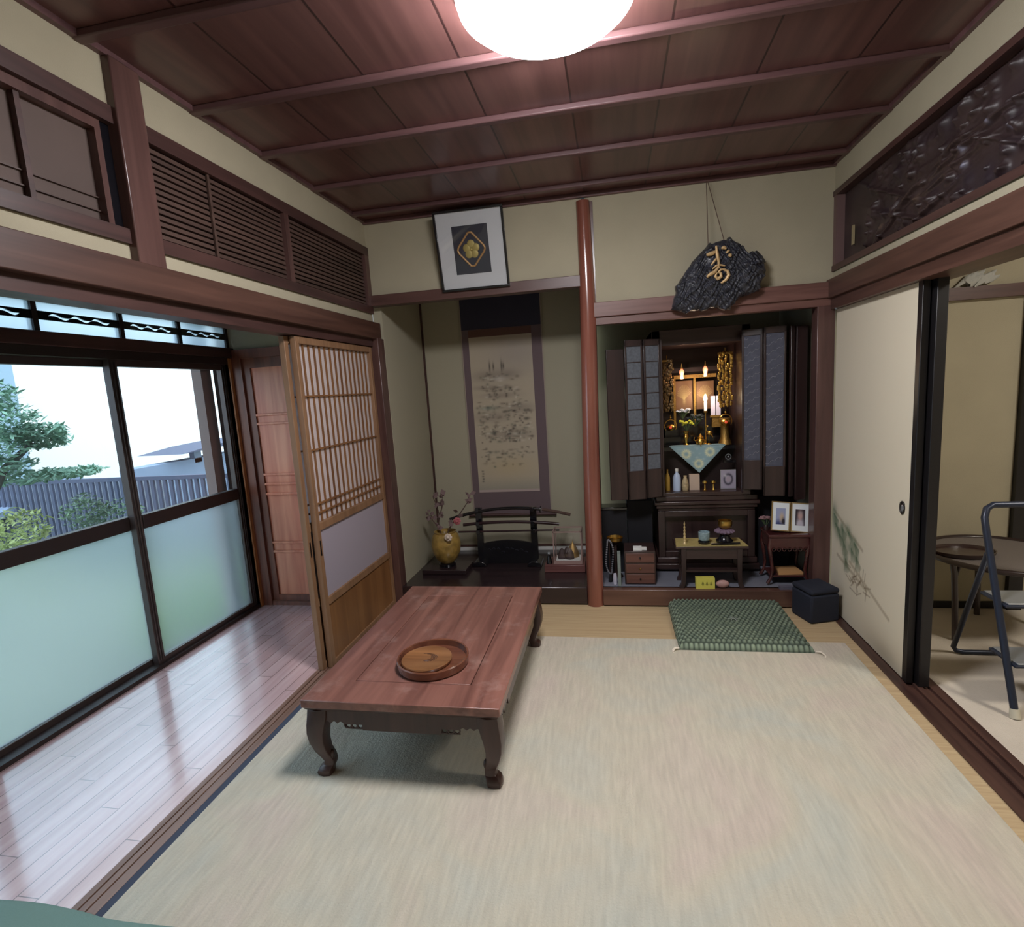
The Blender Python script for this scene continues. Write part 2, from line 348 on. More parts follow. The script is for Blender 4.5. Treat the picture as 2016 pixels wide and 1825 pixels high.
# scroll alcove (tokonoma)
st('floor_alcove', 'dark polished board floor of the scroll alcove', M_toko, .0, 1.34, .0, .82, .0, .12)
st('trim_32', 'dark lacquered front edge of the scroll alcove', M_toko, .0, 1.30, -.03, .03, 0.008, .122, bevel=.006, cat='trim')
st('wall_alcove_back', 'beige back wall behind the hanging scroll', M_wallg, -.0, 1.39, .79, .85, .0, 2.4)
st('wall_alcove_left', 'beige left side wall of the scroll alcove', M_wallg, -.02, .042, .05, .79, .12, 2.4)
st('wall_alcove_divider', 'beige wall between the two alcoves', M_wallg, 1.335, 1.388, .04, .79, .0, 2.4)
st('ceiling_alcove', 'dark ceiling of the scroll alcove', M_beamdx, -.02, 1.36, .05, .82, 2.4, 2.43)
st('trim_33', 'thin dark strip low on the alcove back wall', M_beamdx, .045, 1.335, .78, .79, .155, .17, cat='trim')  # narrow dark line just above the pale skirting
st('baseboard_alcove', 'pale paper skirting on the alcove back wall', M_white, .045, 1.335, .786, .79, .12, .15, cat='baseboard')
st('trim_34', 'thin dark corner strip at the back left of the scroll alcove', M_beamd, .042, .056, .776, .79, .12, 2.4, cat='trim')
# altar alcove
st('floor_altar_alcove', 'grey cloth covered floor of the altar alcove', mat('grey_mat', (112,114,126), .9, var=.1), 1.38, 2.72, 0.0, .95, .0, .112)
st('trim_35', 'brown wooden step in front of the altar alcove', M_step, 1.40, 2.65, -.045, .02, .008, .112, bevel=.004, cat='trim')
st('wall_altar_back', 'back wall of the altar alcove', M_wallg, 1.38, 2.78, .92, .98, .0, 2.4)
st('wall_altar_right', 'beige right side wall of the altar alcove', M_wallg, 2.71, 2.78, .07, .92, .0, 2.4)
st('ceiling_altar', 'dark ceiling of the altar alcove', M_black, 1.38, 2.78, .05, .95, 1.86, 1.88)

# corridor shell
st('ceiling_corridor', 'ceiling of the window corridor', M_beamd, -1.12, -.06, Y1, 0, 2.32, 2.36)
st('wall_corridor_end', 'beige plaster above the cedar door at the corridor end', M_wall, -1.12, -.06, -.06, 0, 1.78, 2.35)
st('trim_36', 'brown lintel above the cedar door', M_cor, -1.0, -.06, -.085, -.04, 1.725, 1.785, cat='trim')
st('trim_37', 'tall brown corner post beside the cedar door', M_cor, -1.0, -.925, -.09, -.01, 0, 1.73, cat='trim')
st('trim_38', 'narrow orange brown strip beside the window frame', wood('orange_strip', (150,90,48), (184,120,70), 'z', 9), -1.02, -.99, -.115, -.085, 0, 1.73, cat='trim')
st('trim_39', 'brown threshold under the cedar door', M_cor, -.925, -.09, -.085, -.04, 0, .03, cat='trim')
st('wall_corridor_window', 'beige plaster above the corridor windows', M_wall, -1.09, -1.03, Y1, 0, 1.95, 2.35)
st('wall_outside', 'outer wall of the house past the window', mat('house_wall', (110,104,100), .9), -1.12, -1.0, -.0, 6, -.5, 3.0)
st('roof', 'roof over the rooms', M_dark, -1.7, 5.7, Y1-.1, 1.1, 2.62, 2.7, cat='roof')

# cedar door
d = structure(thing('door_1', None, None, (-.925, -.06, 0)), 'reddish cedar board door with double battens at the corridor end', 'door')
MB().box(0, .835, 0, .02, .03, 1.725).build('door_panel', M_door, d)
MB().box(0, .05, -.012, 0, .03, 1.725).box(.785, .835, -.012, 0, .03, 1.725).box(.05, .785, -.012, 0, 1.66, 1.725).box(.05, .785, -.012, 0, .03, .075).build('door_frame', M_cor, d)
for z in (1.345, 1.285, .937, .87, .80, .455, .39):
    MB().box(.05, .785, -.014, 0, z-.008, z+.008).build('batten', M_door, d, bevel=.003)

# ------------------------------------------------------------------ windows
def sash(n, y0, y1, x, label):
    s = structure(thing('window_%d' % n, None, None, (x, y0, 0)), label, 'window'); w_ = y1-y0
    mb = MB(); t = .018
    for a, b in ((0, .045), (w_-.045, w_)):
        mb.box(-t, t, a, b, .02, 1.70)
        mb.box(t, t+.006, a+.012, a+.018, .04, 1.68); mb.box(t, t+.006, b-.018, b-.012, .04, 1.68)
    mb.box(-t, t, .045, w_-.045, .02, .05); mb.box(-t, t, .045, w_-.045, 1.655, 1.70)
    mb.build('window_frame', M_alu, s, bevel=.002)
    MB().box(-.02, .024, .045, w_-.045, .787, .862).build('middle_rail', M_alud, s, bevel=.004)
    MB().box(-.002, .002, .045, w_-.045, .862, 1.655).build('clear_pane', M_glass, s)
    MB().box(-.003, .003, .045, w_-.045, .05, .787).build('frosted_pane', M_frost, s)
    return s
sash(1, -.965, -.115, -1.04, 'right sliding window beside the cedar door, clear above and frosted below')
sash(2, -1.795, -.885, -1.085, 'left sliding window in front of the leafy tree, clear above and frosted below')
sash(3, -2.66, -1.76, -1.04, 'third sliding window from the cedar door')
sash(4, -3.57, -2.62, -1.085, 'fourth sliding window from the cedar door')
structure(MB().box(-1.12, -1.0, Y1, -.085, -.04, .022).box(-1.12, -1.0, Y1, -.085, 1.69, 1.735).box(-1.12, -1.0, -.115, -.08, .02, 1.69).box(-1.12,-1.0, Y1,-3.57,.02,1.69).build('window_frame_track', M_alud), 'dark aluminium window track and head', 'window')
st('trim_40', 'wooden rail between the sliding windows and the small transom panes', M_beamd, -1.09, -.985, Y1, -.06, 1.735, 1.798, bevel=.003, cat='trim')
# transom window with four panes and a carved band
tw = structure(thing('window_5', None, None, (-1.03, 0, 0)), 'row of pale frosted transom panes with a carved wavy band', 'window')
MB().box(-.02, .015, Y1, -.06, 1.935, 1.96).build('top_rail', M_alud, tw)
M_tp = frostmat('pale_transom_glass', (.85,.94,1.0), .4, 1.2, .5)
ys = [-.07, -.472, -.86, -1.295, -1.70, -2.11, -2.52, -2.93, -3.34, -3.75]
for a, bb in zip(ys, ys[1:]):
    MB().box(-.02, .015, a-.012, a+.012, 1.798, 1.935).build('mullion', M_alud, tw)
    MB().box(-.003, .003, bb+.012, a-.012, 1.798, 1.935).build('transom_pane', M_tp, tw)
    mb = MB(); L_ = a-bb-.024; y0 = bb+.012
    NS = 60
    def wav(t):
        if t < .12 or t > .88: return 1.8725, .0
        q = (t-.12)/.76*3; f = q-math.floor(q); return 1.8725+.007*math.sin(f*2*PI), .0055*min(1, 5*f, 5*(1-f))
    for k in range(NS):
        (z0, g0), (z1, g1) = wav(k/NS), wav((k+1)/NS); a0 = y0+L_*k/NS; a1 = y0+L_*(k+1)/NS
        mb.prism([(a0, z0+g0), (a1, z1+g1), (a1, 1.892), (a0, 1.892)], .004, .012, 'x'); mb.prism([(a0, 1.853), (a1, 1.853), (a1, z1-g1), (a0, z0-g0)], .004, .012, 'x')
    bmesh.ops.remove_doubles(mb.bm, verts=mb.bm.verts[:], dist=.0001)
    mb.build('carved_band', M_black, tw)

# ------------------------------------------------------------------ louvred transoms (left wall)
def louvre(n, y0, y1, label, muntins, gap=0.0):
    s = structure(thing('window_%d' % n, None, None, (0, 0, 0)), label, 'transom')
    mb = MB()
    for k in range(14):
        z = 2.0+k*.0215; mb.box(-.03, -.008, y0, y1, z, z+.014)
    mb.build('louvre_slats', M_lou, s)
    box('back_board', M_carve, -.05, -.045, y0, y1, 1.99, 2.30, s)
    for m_ in muntins: box('muntin', M_lou, -.006, .002, m_-.006, m_+.006, 1.99, 2.30, s)
    return s
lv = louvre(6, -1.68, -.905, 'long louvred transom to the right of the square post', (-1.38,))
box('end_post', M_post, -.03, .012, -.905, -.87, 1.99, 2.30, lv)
for y in (-1.07, -.935): box('glint_strip', mat('glint_strip_paint', (196,186,186), .5), -.044, -.034, y-.012, y+.004, 2.0, 2.25, lv)  # pale colour stands in for light glinting between the slats
louvre(7, -.87, -.055, 'short louvred transom in the corner next to the alcove', ())
s = structure(thing('window_8', None, None), 'plain framed transom to the left of the square post', 'transom')
M_screen = mat('grey_brown_screen', (88,72,66), .7, var=.15, vscale=3)
box('screen', M_screen, -.045, -.035, -3.7, -1.79, 1.99, 2.30, s)
MB().box(-.035, -.005, -1.845, -1.825, 1.99, 2.30).box(-.035, -.005, -2.48, -2.46, 1.99, 2.30).box(-.035, -.005, -2.47, -1.845, 2.27, 2.30).build('inner_frame', M_post, s)
box('muntin', M_beamd, -.034, -.015, -2.065, -2.05, 1.99, 2.30, s)
for z in (2.03, 2.07): box('rail', M_lou, -.034, -.028, -2.46, -1.845, z, z+.004, s)
box('dark_end', M_black, -.034, -.01, -1.825, -1.79, 1.99, 2.30, s)

# carved transom (right wall)
s = structure(thing('window_9', None, None), 'dark carved wooden transom panel over the sliding panels', 'transom')
def carvepos(U, V):
    y = -.045 - U*(3.5); z = 1.975+V*.36
    h = np.zeros_like(U); r = np.random.RandomState(3)
    for k in range(700):
        yy = -.3-r.rand()*2.6; zz = 1.99+r.rand()*.33; s_ = .006+.018*r.rand()**1.5
        h += (r.rand()*.022)*np.exp(-(((y-yy)/(s_*1.3))**2+((z-zz)/s_)**2))
    for k in range(14):
        yy = -.3-r.rand()*2.2; zz = 2.0+r.rand()*.2; a = r.rand()*2-1
        h += .02*np.clip(1-np.abs((z-zz)-a*(y-yy)*.5)/.012, 0, 1)*np.exp(-((y-yy)/.25)**2)
    return (2.765-np.clip(h, 0, .035), y, z)
def carvecol(U, V):
    img = np.ones(U.shape+(3,))*L3(52,38,38); r = np.random.RandomState(5)
    for k in range(120): img = blend(img, .35*gs(U, V, r.rand(), r.rand(), .01+.015*r.rand(), .06+.1*r.rand()), L3(78,62,60) if k % 2 else L3(40,34,46))
    for u, v in ((.292,.50),(.295,.34),(.33,.60),(.362,.42),(.39,.50),(.41,.6)): img = blend(img, np.clip(gs(U, V, u, v, .0025, .022), 0, 1)*.8, L3(140,140,160))  # bluish white highlights painted into the carving's colour
    for u, v in ((.16,.42),(.21,.30),(.12,.22)): img = blend(img, gs(U, V, u, v, .004, .035)*.5, L3(120,100,84))
    return img
grid('carved_panel', carvepos, carvecol, 800, 100, attrmat('carved_paint', .45, .5), s)
box('bottom_rail', M_beamd, 2.72, 2.78, Y1, -.0, 1.945, 1.975, s); box('top_rail', M_beamd, 2.72, 2.78, Y1, 0, 2.335, 2.362, s)
box('end_strip', mat('greyed_strip', (110,86,84), .5), 2.722, 2.78, -.045, -.008, 1.975, 2.335, s)
box('back_board', M_carve, 2.77, 2.79, Y1, 0, 1.96, 2.36, s)
box('paper_slip', mat('aged_paper_slip', (150,136,104), .8), 2.745, 2.752, -.205, -.185, 2.04, 2.135, s)

# ------------------------------------------------------------------ paper sliding doors (shoji)
def shoji(n, y0, y1, x, label):
    s = structure(thing('door_%d' % n, None, None, (x, y0, 0)), label, 'sliding door'); w_ = y1-y0; t = .015
    MB().box(-t, t, 0, .032, .006, 1.735).box(-t, t, w_-.032, w_, .006, 1.735).box(-t, t, .032, w_-.032, 1.70, 1.735).box(-t, t, .032, w_-.032, .75, .79).box(-t, t, .032, w_-.032, .345, .385).box(-t, t, .032, w_-.032, .006, .04).build('door_frame', M_shoji, s, bevel=.002)
    box('kick_board', M_shojid, -.005, .006, .032, w_-.032, .04, .345, s)
    box('frosted_glass', M_greyp, -.002, .002, .032, w_-.032, .385, .75, s)
    box('paper_screen', M_paper, -.010, -.007, .032, w_-.032, .79, 1.70, s)
    mb = MB(); N = 15
    for k in range(1, N): yk = .032+(w_-.064)*k/N; mb.box(-.006, .003, yk-.0035, yk+.0035, .79, 1.70)
    for z in (1.44, 1.165, .885, .838): mb.box(-.006, .006, .032, w_-.032, z-.004, z+.004)
    mb.build('lattice', M_shojid, s)
    box('finger_pull', M_black, t-.002, t+.001, .008, .018, .62, .70, s)
    return s
shoji(2, -.905, -.05, -.022, 'pale wooden paper sliding door with grey glass, nearer the alcove room')
shoji(3, -.935, -.08, -.062, 'second paper sliding door stacked behind the first on the corridor side')

# ------------------------------------------------------------------ cream sliding panels (fusuma)
def fuspaint(U, V):
    # U: 0 at alcove corner .. 1 at the stile ; V: 0 bottom .. 1 top
    img = np.ones(U.shape+(3,))*L3(222,212,190)
    r = np.random.RandomState(2)
    img = blend(img, .22*gs(U, V, .75, .02, .35, .07), L3(120,104,76))
    img = blend(img, .30*gs(U, V, .80, .015, .2, .035), L3(98,84,62))
    for a in ((.02,.345,.48,.268),(.10,.20,.55,.155),(.30,.205,.83,.125)):
        img = blend(img, .45*seg(U, V, *a, .011, 2.0), L3(132,112,80))
    G = L3(112,128,104)
    for u, v, su, sv, an in ((.03,.33,.05,.035,.5),(.12,.275,.06,.022,-.5),(.20,.255,.05,.03,1.1),(.26,.30,.05,.02,.2),(.32,.25,.06,.02,-.9),(.36,.275,.045,.018,-.4),(.24,.205,.035,.03,-1.2),(.06,.30,.04,.02,0),(.17,.30,.03,.02,.8),(.40,.235,.03,.025,-1.1)):
        img = blend(img, .7*np.clip(gs(U, V, u, v, su, sv, 0)*1.3, 0, 1), G)
        for k in range(7):
            a = an+(k-3)*.22; img = blend(img, .5*seg(U, V, u, v, u+.075*math.cos(a), v-.03*abs(math.sin(a))-.012, .005, 2.0), L3(92,112,88))
    for k in range(26):
        u = .30+.28*r.rand(); v = .115+.075*r.rand(); a = r.rand()*3.0
        img = blend(img, .55*seg(U, V, u, v, u+.09*math.cos(a), v+.025*math.sin(a), .0045, 2.0), L3(116,96,72))
    return img
d = structure(thing('door_4', None, None, (2.752, 0, 0)), 'cream sliding panel with a painted pine branch and a round pull', 'sliding door')
MB().box(0, .02, -.86, -.005, .006, 1.742).build('door_panel', mat('cream_panel', (222,212,190), .9), d)
grid('painted_face', lambda U, V: (-.002+0*U, -.007-U*.825, .008+V*1.732), fuspaint, 240, 420, M_pic, d)
box('stile', M_blackw, -.006, .024, -.868, -.832, .006, 1.745, d, .003)
tag(MB().tube([(-.004, -.775+.019*math.cos(t), .787+.027*math.sin(t)) for t in np.linspace(0, 2*PI, 24, endpoint=False)], .0035, 8, closed=True).box(-.003, -.001, -.793, -.757, .765, .81).build('finger_pull', mat('dark_pewter', (70,66,64), .35, metal=.7), d), 'oval metal finger pull')
MB().ball((-.004, -.775, .785), .012, 2, (.3,1,1.3)).build('pull_cup', M_silver, d)
d2 = structure(thing('door_5', None, None, (2.80, 0, 0)), 'second sliding panel hidden behind the painted one, black stile showing', 'sliding door')
box('door_panel', mat('cream_panel_rear', (216,206,184), .9), 0, .02, -.88, -.01, .006, 1.742, d2)
box('stile', M_blackw, -.018, .024, -.900, -.845, .006, 1.745, d2, .003)

# ------------------------------------------------------------------ carpet
M_carp, nt, b = newmat('cream_carpet'); N = nt.nodes; LK = nt.links
tc = N.new('ShaderNodeTexCoord')
n1 = N.new('ShaderNodeTexNoise'); n1.inputs['Scale'].default_value = 2.2; n1.inputs['Detail'].default_value = 3; n1.inputs['Distortion'].default_value = .8
LK.new(tc.outputs['Object'], n1.inputs['Vector'])
r1 = N.new('ShaderNodeValToRGB'); e = r1.color_ramp.elements
e[0].position = .32; e[0].color = rgba(lin(190,190,178)); e[1].position = .70; e[1].color = rgba(lin(200,187,174))
em = r1.color_ramp.elements.new(.52); em.color = rgba(lin(198,191,173)); LK.new(n1.outputs['Fac'], r1.inputs['Fac'])
mp = N.new('ShaderNodeMapping'); mp.inputs['Rotation'].default_value = (0,0,.25); mp.inputs['Scale'].default_value = (70, 9, 70); LK.new(tc.outputs['Object'], mp.inputs['Vector'])
n2 = N.new('ShaderNodeTexNoise'); n2.inputs['Scale'].default_value = 1; n2.inputs['Detail'].default_value = 5; LK.new(mp.outputs[0], n2.inputs['Vector'])
r2 = N.new('ShaderNodeMapRange'); r2.inputs['From Min'].default_value = .3; r2.inputs['From Max'].default_value = .7; r2.inputs['To Min'].default_value = .90; r2.inputs['To Max'].default_value = 1.07; LK.new(n2.outputs['Fac'], r2.inputs['Value'])
vm = N.new('ShaderNodeVectorMath'); vm.operation = 'SCALE'; LK.new(r1.outputs['Color'], vm.inputs[0]); LK.new(r2.outputs[0], vm.inputs['Scale']); LK.new(vm.outputs[0], b.inputs['Base Color'])
n3 = N.new('ShaderNodeTexNoise'); n3.inputs['Scale'].default_value = 160; n3.inputs['Detail'].default_value = 4; LK.new(tc.outputs['Object'], n3.inputs['Vector'])
ad = N.new('ShaderNodeMath'); ad.operation = 'ADD'; LK.new(n3.outputs['Fac'], ad.inputs[0]); LK.new(n2.outputs['Fac'], ad.inputs[1])
bp = N.new('ShaderNodeBump'); bp.inputs['Strength'].default_value = .55; bp.inputs['Distance'].default_value = .008; LK.new(ad.outputs[0], bp.inputs['Height']); LK.new(bp.outputs[0], b.inputs['Normal'])
b.inputs['Roughness'].default_value = 1; b.inputs['Specular IOR Level'].default_value = .1; b.inputs['Sheen Weight'].default_value = .15
tag(box('carpet', M_carp, .032, 2.642, Y1+.02, -.495, .0, .010, bevel=.004), 'large plain cream carpet covering most of the tatami floor', 'carpet')

# ------------------------------------------------------------------ ceiling lamp
M_lamp, nt, b = newmat('lamp_shade_glow'); b.inputs['Base Color'].default_value = (.9,.9,.9,1)
b.inputs['Emission Color'].default_value = (.99,.975,1.0,1); b.inputs['Emission Strength'].default_value = LAMP_STRENGTH
t = thing('ceiling_lamp', 'large round glowing white lamp in the middle of the ceiling', 'lamp', (1.362, -1.72, H+.003))
MB().lathe([(0,-.095),(.08,-.094),(.16,-.087),(.215,-.072),(.242,-.050),(.248,-.030),(.244,-.012)], n=64).build('lamp_shade', M_lamp, t)
MB().lathe([(.250,-.014),(.252,0),(.12,0),(.12,-.01)], n=64).build('lamp_base', mat('lamp_rim', (225,225,230), .4), t)

# ------------------------------------------------------------------ low table
t = thing('ceiling_lamp', 'added unseen ceiling lamp brightening the side room beyond the sliding panels', 'lamp', (4.1, -1.9, 2.5))  # lamp added out of view to brighten the dark side room
M_fill_lamp = mat('side_fill_glow', (230,230,230), .5, emis=(255,246,232), estr=75)
MB().lathe([(0,-.09),(.10,-.086),(.18,-.07),(.22,-.04),(.222,-.012)], n=40).build('lamp_shade', M_fill_lamp, t)
MB().lathe([(.224,-.014),(.226,0),(.12,0),(.12,-.01)], n=40).build('lamp_base', bpy.data.materials['lamp_rim'], t)
t = thing('low_table', 'long low reddish brown table with curved legs on the carpet', 'table', (.71, -1.13, .010))
X0, X1, YA, YB, ZT = -.375, .375, -.575, .565, .322
ix0, ix1, iy0, iy1 = -.225, .235, -.43, .43
mb = MB()
g = .0016
def rect(a, b2, c, d_, z): return [(a, c, z), (b2, c, z), (b2, d_, z), (a, d_, z)]
mb.loft([rect(X0, X1, YA, YB, ZT-.032), rect(X0, X1, YA, YB, ZT), rect(ix0-g, ix1+g, iy0-g, iy1+g, ZT), rect(ix0-g, ix1+g, iy0-g, iy1+g, ZT-.032)], closed=True)
mb.box(X0+.02, X1-.02, YA+.02, YB-.02, ZT-.034, ZT-.012)
mb.build('tabletop', M_table, t, bevel=.003)
box('top_panel', M_table, ix0+g, ix1-g, iy0+g, iy1-g, ZT-.02, ZT-.001, t, .0015)
MB().loft([[(X0+s*(X1-X0), YA+q*(YB-YA), z) for s, q in ((0,0),(1,0),(1,1),(0,1))] for z in (ZT-.026,)] + [[(X0+.012 if s == 0 else X1-.012, YA+.012 if q == 0 else YB-.012, z) for s, q in ((0,0),(1,0),(1,1),(0,1))] for z in (ZT-.046,)]).build('edge_moulding', M_tableg, t, bevel=.003)
def apron_profile(L_):
    n = 160; pts = []
    for i in range(n+1):
        s_ = i/n*L_; e_ = min(s_, L_-s_)
        if e_ < .05: z = .165 + .055*min(1, e_/.05)**.5
        elif e_ < .13: z = .220 + .010*abs(math.sin((e_-.05)/.08*PI*3))
        elif e_ < .20: z = .205
        else: z = .200
        pts.append((s_, z))
    return pts
for nm, L_, ax, pos in (('a', X1-X0-.05, 'x', YA+.03), ('b', X1-X0-.05, 'x', YB-.03), ('c', YB-YA-.05, 'y', X0+.03), ('d', YB-YA-.05, 'y', X1-.03)):
    mb = MB(); pr = apron_profile(L_); s0 = (X0+.025) if ax == 'x' else (YA+.025)
    out = [(s0+a, z) for a, z in pr]+[(s0+L_, ZT-.045), (s0, ZT-.045)]
    # keep the prism convex-safe: build it as strips
    for (a0, z0), (a1, z1) in zip(pr, pr[1:]):
        if .13 <= min(a0, L_-a0) < .20: z0 = z1 = .222
        q = [(s0+a0, z0), (s0+a1, z1), (s0+a1, ZT-.045), (s0+a0, ZT-.045)]
        mb.prism(q, pos-.010, pos+.010, 'y' if ax == 'x' else 'x')
    bmesh.ops.remove_doubles(mb.bm, verts=mb.bm.verts[:], dist=.0002)
    ap = mb.build('apron', M_tableg, t)
    for side in (0, 1):
        m2 = MB()
        for k in range(3):
            e_ = .142+.023*k; c = s0+(e_ if side == 0 else L_-e_); r_ = .0105
            pts = [(c+r_*math.cos(a), .2115+r_*math.sin(a)) for a in np.linspace(0, 2*PI, 14, endpoint=False)]
            m2.tube([(a, pos, z) if ax == 'x' else (pos, a, z) for a, z in pts], .0032, 6, closed=True)
        e0, e1 = .130, .205; c0 = s0+(e0 if side == 0 else L_-e0); c1 = s0+(e1 if side == 0 else L_-e1)
        m2.tube([(a, pos, .2) if ax == 'x' else (pos, a, .2) for a in np.linspace(c0, c1, 6)], .003, 6)
        m2.build('openwork_carving', M_tableg, ap)
for sx in (-1, 1):
    for sy in (-1, 1):
        cx_ = (X1-.048)*sx; cy_ = (YB-.043 if sy > 0 else YA+.048); rings = []
        for z, off, h in ((ZT-.045,-.004,.044),(.245,0,.044),(.215,.006,.042),(.18,.012,.038),(.14,.012,.033),(.10,.004,.028),(.07,-.008,.025),(.048,-.014,.022),(.036,-.012,.023),(.028,-.002,.028),(.014,.003,.030),(.0,.002,.028)):
            ox, oy = cx_+sx*off, cy_+sy*off*.7; rings.append([(ox+h*math.cos(a)*1.18*(.86 if k % 2 else 1), oy+h*math.sin(a)*1.18*(.86 if k % 2 else 1), z) for k, a in enumerate(np.arange(8)*PI/4+PI/4)])
        lg = MB().loft(rings).build('leg', M_tableg, t, bevel=.002)
        MB().ball((cx_-sx*.026, cy_, .075), .014, 2, (.8,.9,1.5)).build('carved_scroll', M_tableg, lg)

# round tray with smaller round tray
ZTT = .010+ZT
t = thing('round_tray', 'large round wooden tray with raised rim on the low table', 'tray', (.752, -1.415, ZTT))
MB().lathe([(0,.0),(.135,0),(.142,.006),(.145,.034),(.142,.038),(.137,.036),(.133,.012),(.0,.009)], n=64).build('tray_body', M_tray, t)
t = thing('small_round_tray', 'smaller round carved wooden tray lying inside the large tray', 'tray', (.728, -1.423, ZTT+.0095))
MB().lathe([(0,.0),(.092,0),(.099,.006),(.102,.016),(.100,.020),(.095,.017),(.0,.016)], n=56).build('tray_body', M_tray2, t)
mb = MB()
for k in range(7):
    a = -.9+k*.3; r_ = .02+.006*k
    mb.tube([(.01+r_*math.cos(a+s_*1.2)-.02, r_*math.sin(a+s_*1.2)*.8-.005, .0163) for s_ in np.linspace(-.5, .8, 8)], .0014, 6)
mb.build('carved_motif', M_tableg, t)

# ------------------------------------------------------------------ green woven cushion
def cush(U, V):
    x = -.33+U*.66; y = -.305+V*.61
    e_ = np.minimum(np.minimum(U, 1-U), np.minimum(V, 1-V)); h = .045*np.clip(e_/.06, 0, 1)**.5
    NB = 26
    a = U*NB; bq = V*NB*.92
    hb = np.abs(np.sin(a*PI+ (np.floor(bq) % 2)*PI/2))*np.abs(np.sin(bq*PI))
    dip = -.010*np.exp(-(((U-.5)/.06)**2+((V-.5)/.06)**2))
    return (x, y, .002+h+.009*hb*np.clip(e_/.02, 0, 1)+dip)
def cushc(U, V):
    NB = 26; a = U*NB; bq = V*NB*.92; hb = np.abs(np.sin(a*PI+(np.floor(bq) % 2)*PI/2))*np.abs(np.sin(bq*PI))
    r = np.random.RandomState(1); cell = r.rand(64, 64); c = cell[np.clip(np.floor(bq).astype(int), 0, 63), np.clip(np.floor(a).astype(int), 0, 63)]
    img = L3(58,68,60)*(1-hb[..., None])+(L3(140,154,130)*(1-c[..., None]*.6)+L3(96,112,104)*c[..., None]*.55)*hb[..., None]
    e_ = np.clip(1-np.minimum(U, V)/.07, 0, 1); img = blend(img, e_*hb*.55, L3(160,178,156))
    return img
t = thing('floor_cushion', 'green woven square cushion with pale corner tassels before the altar', 'cushion', (2.13, -.315, .001), rz=-.0)
grid('cushion_cover', cush, cushc, 330, 300, attrmat('woven_green', .8, .2), t)
MB().box(-.325, .325, -.30, .30, .0, .02).build('cushion_base', mat('cushion_green', (66,78,66), .9), t, bevel=.008)
M_tas = mat('cream_tassel', (232,222,206), .9); mb = MB()
for cx_, cy_, sx, sy in ((-.33,.30,-1,.2),(.33,-.305,1,-.6),(-.33,-.305,-1,-.4),(.33,.30,1,.4)):
    for k in range(5):
        q = random.uniform(-.3, .3)
        mb.tube([(cx_, cy_, .02), (cx_+sx*.02, cy_+sy*.01+q*.02, .022), (cx_+sx*.035, cy_+sy*.03+q*.05, .012), (cx_+sx*(.03+.01*q), cy_+sy*.055+q*.05, .004)], .0032, 6)
    mb.build('tassel', M_tas, t); mb = MB()
mb = MB()
for k in range(6):
    a = k*1.05; mb.tube([(0,0,.05),(.012*math.cos(a),.012*math.sin(a),.056),(.03*math.cos(a),.03*math.sin(a),.05)], .0016, 6)
mb.build('centre_tuft', mat('pale_tuft', (150,158,150), .9), t)

# navy box stool
a_ = math.radians(18)
t = thing('box_stool', 'small dark navy cube stool in the corner by the sliding panel', 'stool', (2.612, -.158, 0), rz=a_)
MB().box(-.088, .088, -.088, .088, .0, .165).build('body', M_navy, t, bevel=.012)
MB().box(-.0885, .0885, -.0885, .0885, .165, .198).build('lid', M_navy, t, bevel=.014)

# ------------------------------------------------------------------ crest frame
tilt = math.atan2(.10, .44)
t = thing('framed_crest', 'black framed gold flower crest on dark cloth leaning over the scroll alcove', 'picture', (.707, -.036, 2.030), rot=(tilt, 0, math.radians(0)))
fw, fh = .212, .452
MB().box(-fw, fw, -.012, .008, 0, .014).box(-fw, fw, -.012, .008, fh-.014, fh).box(-fw, -fw+.014, -.012, .008, .014, fh-.014).box(fw-.014, fw, -.012, .008, .014, fh-.014).build('frame', M_black, t, bevel=.002)
MB().box(-fw+.014, fw-.014, -.002, .006, .014, fh-.014).build('mat_board', mat('white_mat', (206,208,212), .8), t)
MB().box(-.108, .108, -.004, -.001, .092, .362).build('dark_cloth', mat('navy_ground', (52,54,66), .9), t)
cz = .228; cr = MB()
dm = [(.098,0),(.088,.02),(.012,.098),(-.012,.098),(-.088,.02),(-.098,0),(-.088,-.02),(-.012,-.098),(.012,-.098),(.088,-.02)]
dm = [(x*.86, z*.95) for x, z in dm]
for q in range(len(dm)):
    a, b2 = dm[q], dm[(q+1) % len(dm)]; cr.tube([(a[0], -.006, cz+a[1]), (b2[0], -.006, cz+b2[1])], .0062, 8)
cr.build('crest_diamond', mat('crest_gold_dull', (170,132,86), .5, metal=.3), t)
cr = MB()
for k in range(5):
    a = PI/2+k*2*PI/5; cr.ball((.029*math.cos(a), -.005, cz+.031*math.sin(a)), .0235, 3, (1, .22, 1))
cr.ball((0, -.009, cz), .008, 2, (1,.5,1))
cr.build('crest_flower', mat('crest_gold', (176,158,92), .5, metal=.3), t)
MB().box(-fw+.014, fw-.014, -.0115, -.0105, .014, fh-.014).build('glass', M_glass2, t)

